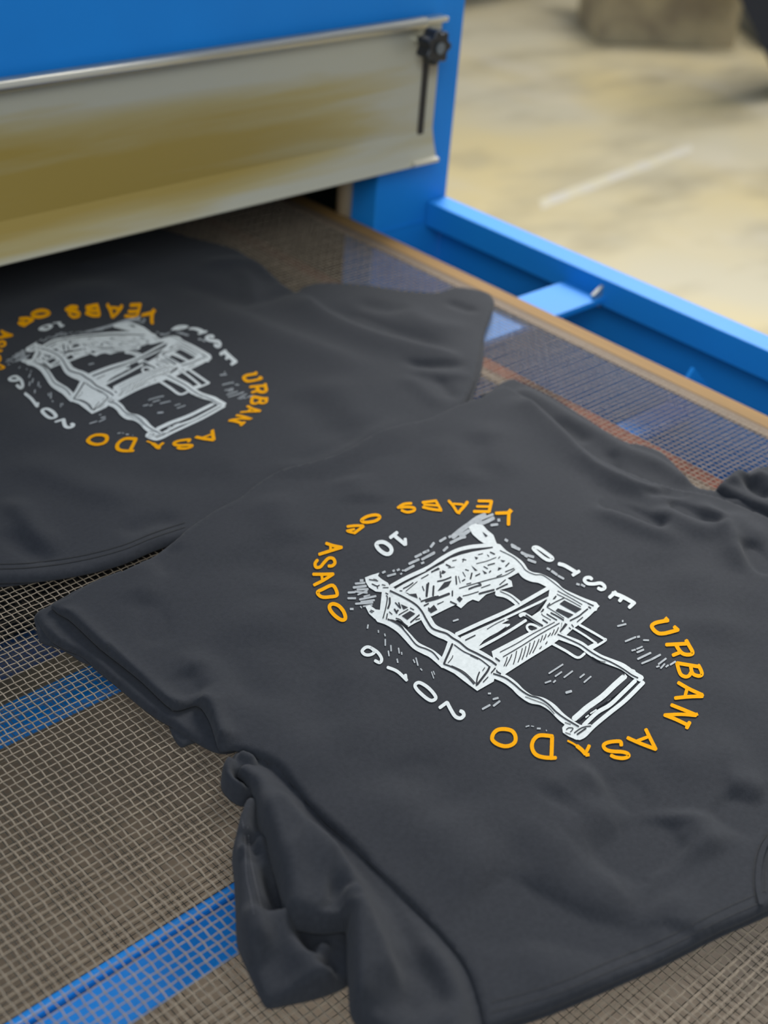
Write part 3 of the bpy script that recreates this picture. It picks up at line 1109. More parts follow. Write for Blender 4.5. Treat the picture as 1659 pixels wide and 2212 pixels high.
ul.build('back_layer', near, cell=0.0024)
back = Sheet([(1044, 852), (1060, 836), (1086, 817), (1112, 810), (1140, 824), (1178, 844), (1218, 865), (1258, 889), (1300, 918), (1328, 938), (1355, 950), (1394, 957), (1435, 974),
              (1463, 1000), (1490, 1030), (1512, 1046), (1551, 1053), (1601, 1071), (1659, 1093), (1760, 1130), (1760, 1220), (1500, 1150), (1300, 1080), (1150, 940)], 6.0,
             [F_([(1110, 822), (1200, 872), (1290, 925), (1360, 965), (1440, 990)], 4, 8, 12, taper=0.1),
              F_([(1190, 890), (1240, 920), (1280, 950)], -3, 8), F_([(1320, 960), (1330, 990), (1345, 1010)], -2.5, 6),
              F_([(1400, 975), (1460, 1010), (1500, 1040)], 4, 6, 10), F_([(1560, 1060), (1640, 1085), (1700, 1110)], 5, 7, 12)],
             roll=5, zedge=2.4, und=0.0012, seed=8, trace=0.007, n=3)
back.build('back_layer', near, cell=0.0028)
nearS = Sheet(body_out, 11.0, nb_folds, roll=3.5, zedge=9.0, und=0.0008, seed=5, n=2, under=[farS, back, ul], gap=1.7)
nearS.build('shirt_front', near, cell=0.0024)
below = Sheet([(1052, 2232), (1100, 2215), (1200, 2181), (1330, 2125), (1440, 2076), (1560, 2015), (1655, 1973), (1760, 1915), (1700, 1800), (1400, 1950), (1100, 2100), (1040, 2150)], 4.5, [], roll=5, zedge=2.5, und=0.0008, trace=0.005, n=3, seed=44)
below.build('back_layer', near, cell=0.003)

# right-hand sleeve peeping out
rs = Sheet([(1548, 1050), (1562, 1036), (1575, 1022), (1588, 1012), (1602, 1010), (1614, 1017), (1628, 1009), (1648, 1004), (1700, 1000), (1800, 1030), (1800, 1160), (1659, 1110), (1600, 1085)], 13,
           [F_([(1575, 1050), (1595, 1030), (1612, 1020)], 5, 6, 8), F_([(1612, 1030), (1640, 1058), (1680, 1075)], -8, 6, 8), F_([(1620, 1020), (1650, 1035), (1700, 1050)], 6, 6, 9)],
           roll=7, zedge=2.6, und=0.0012, seed=12, trace=0.010, n=3, under=[], gap=1.7)
rs.build('sleeve', near, cell=0.0024)

# bunched sleeve at the lower left: lower layer, cuff curl, upper layer
s2 = Sheet([(556, 1690), (535, 1725), (521, 1754), (508, 1797), (501, 1838), (505, 1878), (508, 1933), (511, 2014), (521, 2048), (540, 2090), (557, 2127), (572, 2156), (590, 2160), (630, 2152), (684, 2140),
            (725, 2126), (756, 2108), (800, 2060), (820, 1980), (760, 1880), (680, 1760), (620, 1690)], 6.0,
           [F_([(548, 1705), (528, 1760), (520, 1830), (530, 1900), (545, 1990), (575, 2080)], 11, 7, 12, z=0.01, taper=0.12),
            F_([(540, 1800), (545, 1835), (560, 1860)], -7, 4, 5, z=0.01), F_([(505, 1842), (530, 1852), (552, 1832), (575, 1810)], 6, 4, 5, z=0.01),
            F_([(560, 1780), (572, 1850), (590, 1900)], 6, 5, 5, z=0.01), F_([(552, 1860), (566, 1920), (590, 1970)], 5, 4, 6, z=0.01), F_([(575, 1870), (585, 1920), (600, 1960)], -5, 4, 4, z=0.01),
            F_([(613, 1950), (625, 2000), (660, 2060), (700, 2105), (745, 2110)], 12, 5, 16, z=0.012, taper=0.15),
            F_([(625, 1975), (655, 2030), (700, 2075), (745, 2085)], -7, 7, 5, z=0.01),
            F_([(690, 2090), (692, 2060), (700, 2025)], 9, 4, 5, z=0.01), F_([(590, 2000), (620, 2080), (650, 2140)], -3, 8, z=0.01)],
           roll=5, zedge=2.2, und=0.0012, seed=21, trace=0.008, n=3)
s2.build('sleeve', near, cell=0.0018)
s1 = Sheet([(512, 1612), (496, 1622), (483, 1640), (477, 1661), (480, 1682), (492, 1696), (503, 1706), (524, 1715), (549, 1708), (560, 1680), (565, 1640), (540, 1618)], 12,
           [F_([(497, 1635), (487, 1660), (500, 1690), (535, 1706)], 7, 4, 6, z=0.012, taper=0.15), F_([(516, 1658), (525, 1680), (545, 1695)], -9, 4, 5, z=0.012),
            F_([(508, 1625), (530, 1635), (560, 1640)], 4, 5, 4, z=0.012), F_([(505, 1615), (503, 1630), (490, 1640)], -3, 3, z=0.012)],
           roll=6, zedge=3.0, und=0.001, seed=23, trace=0.012, n=3)
s1.build('sleeve_cuff', near, cell=0.0015)
s3_folds = [
    F_([(520, 1655), (560, 1700), (600, 1790), (640, 1900), (650, 1985)], 5, 9, 24, z=0.02, taper=0.1, sharp=1.5),
    F_([(600, 1665), (650, 1715), (700, 1785), (745, 1845), (768, 1900), (790, 1960), (830, 2040), (880, 2130)], 10, 5, 20, z=0.026, taper=0.12, sharp=1.4),
    F_([(640, 1690), (700, 1757), (760, 1815), (815, 1880), (860, 1960), (900, 2040), (950, 2120), (990, 2200)], -8, 9, 9, z=0.018, taper=0.1),
    F_([(752, 1896), (752, 1990), (756, 2080), (765, 2160)], 9, 12, 2.2, z=0.026, taper=0.12, sharp=1.6),
    F_([(700, 1915), (740, 1925), (744, 1970)], -6, 8, 10, z=0.022, taper=0.2),
    F_([(620, 1800), (690, 1840), (740, 1870)], 3, 16, z=0.022), F_([(900, 1990), (950, 2060), (1000, 2150), (1030, 2230)], 5, 8, 10, z=0.016),
    F_([(850, 2040), (880, 2110), (910, 2220)], -4, 8, z=0.016),
    F_([(620, 1978), (660, 1986), (740, 1984)], 2.5, 5, z=0.022, taper=0.05),
]
s3 = Sheet([(513, 1652), (524, 1660), (535, 1674), (548, 1697), (557, 1754), (576, 1812), (597, 1878), (611, 1933), (614, 1966), (632, 1980), (657, 1985), (698, 1991), (744, 1986), (750, 2000),
            (751, 2060), (755, 2112), (757, 2152), (765, 2178), (790, 2200), (835, 2226), (900, 2262), (1000, 2290), (1070, 2290), (1080, 2200), (1040, 2060), (960, 1950), (860, 1850), (760, 1760),
            (690, 1690), (640, 1640), (590, 1610), (545, 1612), (520, 1635)], 17.0, s3_folds, roll=7, zedge=10.0, und=0.0010, seed=31, trace=0.018, n=3)
s3.zedge = 0.009


class Under:
    pass


# the body lies over the sleeve head: the sleeve stays below the body along the armhole
_h3 = s3.height


def s3_height(Q, d=None):
    Q = np.atleast_2d(np.asarray(Q, float))[:, :2]
    h = _h3(Q, d)
    bd, _ = sdf(Q, nearS.P)
    k = np.clip((bd + 0.018) / 0.018, 0, 1)
    k = k * k * (3 - 2 * k)
    bz = np.minimum(nearS.height(Q, np.maximum(bd, 0.0)) - 0.0014, h)
    h = h * (1 - k) + bz * k
    # the skirt of the sleeve near the shoulder end sinks on to the belt
    return np.maximum(h, 0.002)


s3.height = s3_height
s3.build('sleeve', near, cell=0.0022)

# seams and stitches
arm = [(476, 1610), (507, 1611), (540, 1621), (575, 1637), (600, 1653), (640, 1696), (700, 1766), (760, 1816), (800, 1856), (850, 1904), (900, 1954), (950, 2004), (1000, 2064), (1026, 2121), (1042, 2180), (1050, 2210)]
sh = [(1062, 2186), (1200, 2146), (1330, 2092), (1440, 2046), (1560, 1986), (1655, 1944)]
on_sheet_line(nearS, sh, 2.6, 'shoulder_stitching', THREAD, near, 0.0004, (3.2, 5.0))
on_sheet_line(nearS, [(x, y - 22) for x, y in sh], 2.6, 'shoulder_stitching', THREAD, near, 0.0004, (3.2, 5.0))
tag(on_sheet_line(s2, [(520, 1757), (528, 1800), (530, 1838), (532, 1890), (540, 1930), (548, 1975)], 1.3, 'cuff_stitching', PALETHREAD, near, 0.0005, (4, 6)), 'pale grey cuff stitching')
tag(on_sheet_line(s2, [(535, 1785), (540, 1840), (546, 1880), (556, 1925), (566, 1965)], 1.3, 'cuff_stitching', PALETHREAD, near, 0.0005, (4, 6)), 'pale grey cuff stitching')
# ribbed collar at the right edge
colr = Ink(nearS, 0.0016, None, 0.014)
colr.stroke([(1668, 1800), (1650, 1830), (1640, 1870), (1638, 1915), (1645, 1950)], 12)
colr.build('collar_edge', FABRIC, near)
on_sheet_line(nearS, [(1662, 1796), (1640, 1828), (1629, 1870), (1628, 1915), (1634, 1948)], 2.2, 'collar_stitching', THREAD, near, 0.0006, (3, 4.6))
on_sheet_line(nearS, [(1659, 1850), (1654, 1880), (1654, 1930)], 2.2, 'collar_stitching', THREAD, near, 0.0006, (3, 4.6))

# ------------------------------------------------------------------ the print (traced on the near shirt)
CR = {'A': (740, 1100, 7.541), 'B': (920, 1080, 7.541), 'C': (1080, 1180, 6.9125), 'D': (900, 1320, 6.9125), 'E': (1120, 1380, 5.53),
      'F': (1320, 1280, 6.9125), 'G': (640, 1040, 3.318), 'H': (1040, 1040, 2.9625), 'P': (0, 0, 1.0)}


def cv(c, pts):
    x0, y0, s = CR[c]
    return [(x0 + x / s, y0 + y / s) for x, y in pts]


ORANGE = [  # crop, width, closed, points
    ('F', 7.5, 0, [(805, 375), (850, 420)]), ('F', 7.8, 0, [(850, 415), (700, 442), (635, 468), (608, 505), (645, 565), (710, 608), (785, 610), (860, 595), (1000, 556)]), ('F', 7.5, 0, [(945, 512), (1000, 560)]),
    ('F', 7.5, 0, [(825, 778), (1140, 762)]), ('F', 7.8, 0, [(1122, 715), (1165, 790), (1212, 875), (1210, 915), (1150, 928), (1080, 915), (1025, 870), (975, 790)]), ('F', 7.5, 0, [(1030, 893), (925, 935)]),
    ('F', 7.5, 0, [(985, 1052), (1320, 1108)]), ('F', 7.5, 0, [(1305, 1085), (1345, 1165), (1355, 1225), (1310, 1245), (1240, 1225), (1205, 1180), (1190, 1100)]), ('F', 7.5, 0, [(1195, 1190), (1165, 1240), (1110, 1256), (1045, 1225), (1010, 1150), (985, 1055)]),
    ('F', 7.5, 0, [(1005, 1345), (1170, 1440), (1345, 1520)]), ('F', 7.5, 0, [(1345, 1508), (1368, 1550)]), ('F', 7.5, 0, [(958, 1575), (1160, 1555), (1365, 1548)]), ('F', 7, 0, [(1135, 1430), (1105, 1550)]),
    ('F', 7.5, 0, [(903, 1678), (1060, 1740), (1265, 1825)]), ('F', 7.5, 0, [(1262, 1800), (1282, 1842)]), ('F', 7, 0, [(1265, 1835), (1050, 1818), (800, 1828)]), ('F', 7.5, 0, [(800, 1828), (960, 1890), (1140, 1975)]), ('F', 8, 0, [(1172, 1938), (1130, 2020)]),
    ('E', 7.5, 0, [(1522, 1082), (1580, 1200), (1640, 1318)]), ('E', 7.5, 0, [(1305, 1182), (1460, 1250), (1640, 1318)]), ('E', 6.5, 0, [(1420, 1218), (1560, 1165)]),
    ('E', 7.5, 0, [(1228, 1272), (1218, 1228), (1150, 1224), (1060, 1240), (1016, 1272), (1040, 1318), (1110, 1342), (1240, 1350), (1305, 1372), (1312, 1405), (1250, 1425), (1160, 1415), (1108, 1392)]),
    ('E', 4.0, 0, [(590, 1218), (650, 1248), (700, 1280)]), ('E', 8, 0, [(700, 1280), (755, 1325), (800, 1375)]), ('E', 7, 0, [(845, 1275), (825, 1320), (795, 1370)]), ('E', 7, 0, [(800, 1388), (848, 1382)]),
    ('E', 8, 0, [(402, 1172), (395, 1400)]), ('E', 7.5, 0, [(380, 1425), (445, 1420)]), ('E', 8, 0, [(405, 1163), (260, 1152), (190, 1195), (160, 1270), (178, 1345), (230, 1395), (320, 1418), (400, 1420)]),
    ('P', 8, 1, [(1063, 1594), (1067, 1583), (1077, 1576), (1092, 1575), (1106, 1579), (1113, 1589), (1113, 1601), (1105, 1609), (1091, 1612), (1076, 1608), (1066, 1601)]),
    ('G', 7.5, 1, [(240, 890), (265, 877), (305, 892), (338, 930), (352, 970), (345, 990), (318, 990), (275, 960), (243, 920)]),
    ('G', 7, 1, [(262, 745), (293, 812), (240, 827), (182, 827), (152, 795), (190, 772)]),
    ('G', 6.5, 0, [(122, 665), (190, 665), (265, 663)]), ('G', 6.5, 0, [(265, 663), (200, 705), (128, 742)]), ('G', 5.5, 0, [(182, 670), (188, 708)]),
    ('G', 6.5, 0, [(152, 563), (135, 588), (142, 614), (172, 612), (200, 580), (232, 550), (265, 553), (277, 583), (258, 604), (232, 606)]),
    ('G', 6.5, 0, [(215, 443), (265, 460), (325, 472)]), ('G', 6.5, 0, [(325, 472), (250, 495), (165, 522)]), ('G', 5.5, 0, [(245, 455), (247, 495)]),
    ('A', 5.5, 0, [(80, 282), (200, 268), (335, 268)]), ('A', 6, 0, [(340, 275), (270, 330), (190, 388)]), ('A', 5, 0, [(70, 352), (150, 335), (190, 325)]), ('A', 4.5, 0, [(90, 365), (185, 385)]),
    ('A', 6.2, 1, [(312, 172), (400, 118), (520, 92), (592, 105), (602, 142), (530, 190), (410, 212), (330, 205)]),
    ('G', 5.5, 0, [(728, 188), (770, 162), (825, 157)]), ('G', 5.5, 0, [(738, 186), (800, 183), (845, 190), (842, 210), (795, 220), (755, 206)]),
    ('G', 5.5, 0, [(905, 150), (1003, 138)]), ('G', 5.5, 0, [(1000, 138), (1038, 205)]), ('G', 5.5, 0, [(908, 184), (970, 198), (1040, 207)]), ('G', 4.5, 0, [(915, 166), (1012, 172)]),
    ('B', 5.5, 0, [(372, 12), (440, 90), (505, 192)]), ('B', 6, 0, [(505, 195), (562, 212)]), ('B', 6.5, 0, [(675, 32), (630, 95), (545, 190)]), ('B', 4.5, 0, [(450, 62), (600, 72)]),
    ('B', 5.5, 0, [(855, 15), (1070, 18)]), ('B', 6.5, 0, [(1068, 18), (1030, 190)]), ('B', 6, 0, [(782, 186), (1030, 190)]), ('B', 5, 0, [(830, 105), (1045, 108)]),
    ('B', 6.5, 0, [(1142, 215), (1350, 208)]), ('B', 8.5, 0, [(1392, 158), (1350, 208)]), ('B', 7, 0, [(1352, 208), (1345, 400)]),
]
TEXTW = [
    ('A', 7, 0, [(778, 462), (888, 378)]), ('A', 7.5, 0, [(840, 425), (930, 500), (1018, 572)]), ('A', 6.5, 0, [(1020, 482), (1026, 578)]),
    ('A', 8, 1, [(550, 580), (595, 538), (680, 540), (770, 600), (798, 668), (765, 722), (695, 725), (600, 662)]),
    ('C', 7, 1, [(497, 30), (560, 18), (680, 95), (785, 178), (745, 208), (680, 188), (580, 112)]),
    ('C', 7.5, 0, [(880, 262), (960, 285), (1050, 335), (1135, 388)]), ('C', 7, 0, [(1088, 430), (1182, 372)]),
    ('C', 7, 0, [(1370, 490), (1335, 466), (1278, 475), (1262, 512), (1310, 555), (1400, 562), (1500, 550), (1557, 590), (1560, 628), (1512, 645), (1468, 625)]),
    ('H', 8, 0, [(840, 714), (900, 736), (975, 777)]), ('H', 7.5, 0, [(858, 708), (820, 742)]), ('H', 7.5, 0, [(908, 735), (884, 764)]), ('H', 7.5, 0, [(980, 775), (946, 806)]),
    ('G', 6.5, 1, [(472, 1215), (500, 1188), (535, 1192), (560, 1222), (530, 1242), (492, 1240)]), ('G', 6.5, 0, [(535, 1192), (585, 1226), (612, 1272), (598, 1298), (565, 1284)]),
    ('G', 6.5, 0, [(655, 1332), (725, 1362), (792, 1425)]), ('G', 6, 0, [(788, 1425), (783, 1385)]),
    ('G', 7, 1, [(852, 1458), (885, 1442), (950, 1482), (1000, 1545), (975, 1570), (935, 1555), (868, 1495)]),
    ('D', 7, 0, [(345, 1442), (455, 1362)]), ('D', 7.5, 0, [(455, 1365), (510, 1470), (575, 1570), (650, 1600), (702, 1562), (692, 1512), (655, 1492)]),
]
WFILL = [
    ('D', [(470, 440), (425, 570), (375, 690), (335, 760), (400, 850), (560, 930), (700, 1040), (800, 1115), (905, 1192), (1030, 1120), (1150, 1052), (1180, 930), (1195, 800), (1100, 720), (870, 600), (650, 440), (520, 370)]),
    ('D', [(670, 410), (900, 300), (1200, 165), (1330, 118), (1380, 130), (1270, 190), (1395, 190), (1390, 215), (1240, 300), (1100, 375), (1000, 440), (900, 560), (800, 520), (720, 470)]),
    ('P', [(1062, 1407), (1130, 1372), (1198, 1338), (1213, 1345), (1210, 1368), (1207, 1382), (1192, 1393), (1140, 1425), (1087, 1459), (1075, 1450), (1066, 1424)]),
    ('C', [(740, 640), (830, 590), (1000, 680), (1250, 800), (1400, 850), (1490, 890), (1340, 1040), (1200, 1160), (1090, 1230), (990, 1330), (900, 1290), (930, 1140), (700, 1190), (450, 1060), (600, 960), (720, 780)]),
    ('A', [(365, 1112), (460, 1075), (600, 1033), (575, 1085), (640, 1140), (740, 1200), (790, 1290), (740, 1335), (640, 1350), (540, 1340), (430, 1272), (380, 1190)]),
    ('A', [(375, 1590), (440, 1560), (540, 1632), (608, 1640), (640, 1350), (720, 1335), (790, 1290), (1000, 1440), (1180, 1600), (1290, 1800), (1150, 1870), (1070, 1920), (1000, 1850), (900, 1800), (790, 1830), (700, 1850), (600, 1820), (520, 1782), (430, 1700)]),
    ('P', [(849, 1275), (885, 1254), (920, 1237), (973, 1206), (996, 1198), (1020, 1192), (1064, 1184), (1078, 1197), (1100, 1211), (1119, 1227), (1120.5, 1236.5), (1103, 1246), (1096, 1249), (1105, 1255), (1107.5, 1267), (1085, 1273),
            (1067, 1278), (1050, 1284), (1034, 1299), (1021, 1295), (1010, 1301), (996, 1314), (984, 1306), (965, 1315), (933, 1331), (927, 1331), (921, 1320), (909, 1303), (900, 1295), (881, 1281)]),
    ('B', [(695, 445), (740, 405), (810, 385), (930, 410), (1000, 490), (1100, 570), (1145, 690), (1190, 760), (1100, 770), (1060, 720), (940, 705), (860, 650), (760, 560)]),
    ('E', [(560, 1015), (522, 1062), (530, 1120), (600, 1165), (690, 1205), (740, 1203), (830, 1130), (900, 1050), (860, 1020), (760, 1030), (640, 1005)]),
]
WSTROKE = [
    ('P', 21, 0, [(846, 1279), (872, 1291), (896, 1304), (911, 1319), (921, 1337), (933, 1356), (949, 1366), (966, 1373), (990, 1388), (1012, 1404), (1036, 1416), (1056, 1428), (1072, 1438)]),
    ('P', 17, 0, [(818, 1335), (838, 1342), (862, 1357), (880, 1375), (898, 1394), (918, 1405), (932, 1412), (948, 1425), (960, 1436)]),
    ('P', 8, 0, [(986, 1370), (1040, 1345), (1100, 1318), (1150, 1290), (1190, 1267)]),
    ('P', 5, 0, [(997, 1378), (1060, 1350), (1109, 1327), (1152, 1307), (1202, 1283)]),
    ('P', 6, 0, [(1030, 1402), (1090, 1369), (1136, 1340)]),
    ('P', 20, 0, [(1073, 1183), (1088, 1198), (1106, 1209), (1122, 1221), (1134, 1238), (1149, 1246), (1168, 1250), (1194, 1264), (1210, 1279), (1234, 1291), (1262, 1303), (1285, 1311)]),
    ('P', 13, 0, [(1074, 1281), (1090, 1284), (1104, 1291), (1122, 1305)]),
    ('C', 8, 0, [(300, 1035), (370, 1015), (500, 1095), (640, 1190)]), ('C', 5, 1, [(402, 1200), (445, 1165), (520, 1180), (590, 1230), (520, 1280), (435, 1262)]),
    ('C', 5, 0, [(1190, 1175), (1370, 1275), (1540, 1375), (1570, 1408), (1350, 1540)]), ('C', 4.5, 0, [(1080, 1215), (1260, 1325), (1440, 1450)]), ('C', 6, 0, [(1320, 1510), (1440, 1450)]),
    ('C', 5.5, 0, [(785, 1455), (980, 1560), (1160, 1662), (1265, 1600)]),
    ('P', 14, 0, [(1207, 1374), (1232, 1383), (1255, 1393), (1275, 1408), (1297, 1421), (1320, 1430), (1345, 1440), (1366, 1455), (1385, 1466)]),
    ('P', 17, 0, [(1066, 1456), (1090, 1466), (1110, 1480), (1126, 1496), (1147, 1510), (1170, 1515), (1192, 1528), (1212, 1548), (1232, 1563), (1250, 1574)]),
    ('E', 9, 0, [(1490, 520), (1280, 730), (1080, 890), (900, 1040), (790, 1150), (720, 1185)]), ('E', 8.5, 0, [(1395, 500), (1230, 660), (1090, 790), (940, 880), (780, 1030)]),
    ('E', 12, 0, [(1270, 445), (1150, 550), (1000, 690), (820, 820), (740, 890), (665, 955)]), ('E', 9, 0, [(1320, 375), (1380, 395)]), ('E', 3, 0, [(860, 890), (930, 845)]), ('E', 3, 0, [(800, 940), (840, 910)]), ('E', 3, 0, [(1060, 740), (1100, 710)]),
    ('P', 8, 0, [(845, 1266), (880, 1247), (925, 1226), (953, 1207), (984, 1190), (1013, 1182), (1040, 1179), (1064, 1177)]),
]
SMOKE = [
    ('B', 12, 0, [(440, 600), (560, 500), (700, 400), (840, 300), (960, 250)]), ('B', 7, 0, [(400, 700), (560, 620), (640, 600)]), ('B', 9, 0, [(560, 580), (640, 540), (700, 500)]), ('B', 6, 0, [(900, 310), (1090, 235)]),
    ('B', 9, 0, [(860, 360), (940, 370), (1100, 295)]), ('B', 7, 0, [(760, 400), (900, 310)]),
]
for c, L in {
    'B': [(80, 765, 130, 700, 6), (230, 672, 320, 618, 6), (370, 608, 410, 590, 6), (290, 825, 350, 768, 6), (0, 845, 30, 830, 6), (0, 935, 130, 868, 6), (1065, 410, 1165, 398, 6), (1165, 330, 1210, 325, 7), (1285, 640, 1335, 672, 6), (1395, 728, 1465, 765, 6), (1480, 778, 1535, 808, 6), (1560, 865, 1610, 885, 6), (1610, 900, 1659, 925, 6)],
    'A': [(645, 1038, 700, 1012, 5), (735, 1088, 860, 1052, 5), (815, 1010, 850, 995, 5), (885, 998, 930, 975, 5), (940, 1060, 970, 1042, 4), (970, 1005, 995, 990, 4), (1015, 1000, 1160, 922, 6), (1085, 888, 1240, 818, 6), (1185, 778, 1280, 732, 6), (1315, 710, 1400, 672, 6), (1295, 818, 1495, 705, 6), (1280, 885, 1330, 862, 5),
          (280, 1160, 340, 1160, 6), (210, 1212, 360, 1200, 5), (180, 1275, 380, 1250, 6), (240, 1310, 412, 1300, 5), (95, 1358, 200, 1352, 5), (205, 1340, 400, 1362, 4.5), (250, 1392, 400, 1325, 4), (90, 1450, 210, 1450, 5), (350, 1422, 440, 1398, 4), (280, 1470, 540, 1415, 5), (300, 1512, 515, 1480, 5), (215, 1540, 490, 1520, 5), (340, 1582, 480, 1560, 4), (120, 1625, 180, 1625, 5), (290, 1578, 312, 1610, 3)],
    'G': [(515, 1025, 510, 1055, 3.5), (588, 1065, 590, 1085, 3), (633, 1090, 638, 1110, 3), (638, 1132, 638, 1175, 3.5), (678, 1175, 680, 1215, 3.5), (660, 1215, 665, 1250, 3.5), (733, 1195, 738, 1230, 3.5), (755, 1222, 757, 1242, 3), (722, 1270, 728, 1300, 3.5), (838, 1275, 850, 1300, 3), (858, 1265, 872, 1318, 3.5), (890, 1340, 902, 1355, 3), (970, 1365, 985, 1410, 2.5), (982, 1358, 992, 1385, 2.5)],
    'D': [(1065, 1230, 1110, 1230, 4), (1145, 1315, 1215, 1297, 5), (1150, 1415, 1240, 1345, 5), (985, 1462, 1093, 1403, 5), (548, 148, 620, 125, 4)],
    'E': [(365, 412, 530, 305, 4), (440, 447, 515, 395, 4), (545, 460, 645, 385, 4), (735, 462, 785, 422, 4), (785, 518, 865, 450, 4), (320, 525, 385, 502, 4), (415, 522, 445, 495, 4), (570, 642, 630, 625, 6), (85, 1050, 130, 1037, 3), (220, 1070, 265, 1072, 4), (330, 1085, 337, 1102, 2), (150, 1040, 185, 1047, 2)],
    'F': [(162, 425, 185, 427, 5), (100, 500, 220, 470, 4.5), (215, 728, 365, 665, 4.5), (388, 665, 430, 655, 5), (485, 710, 560, 712, 4), (305, 868, 368, 850, 4), (385, 842, 465, 808, 4), (390, 892, 485, 852, 5), (400, 992, 590, 900, 5), (460, 1058, 600, 1000, 4.5), (600, 1000, 735, 928, 5), (710, 1068, 820, 985, 4.5), (675, 1112, 725, 1095, 4), (742, 1130, 800, 1065, 4), (815, 1112, 860, 1080, 4), (885, 1078, 960, 1030, 4.5)],
    'C': [(180, 0, 290, 48, 6), (320, 92, 420, 140, 6), (400, 130, 500, 160, 6), (422, 200, 530, 240, 6), (700, 327, 750, 350, 5), (775, 372, 850, 425, 6), (872, 442, 950, 485, 5), (1140, 560, 1190, 575, 5), (1210, 570, 1270, 602, 5)],
}.items():
    for a, b, d_, e_, w_ in L:
        SMOKE.append((c, w_, 0, [(a, b), (d_, e_)]))

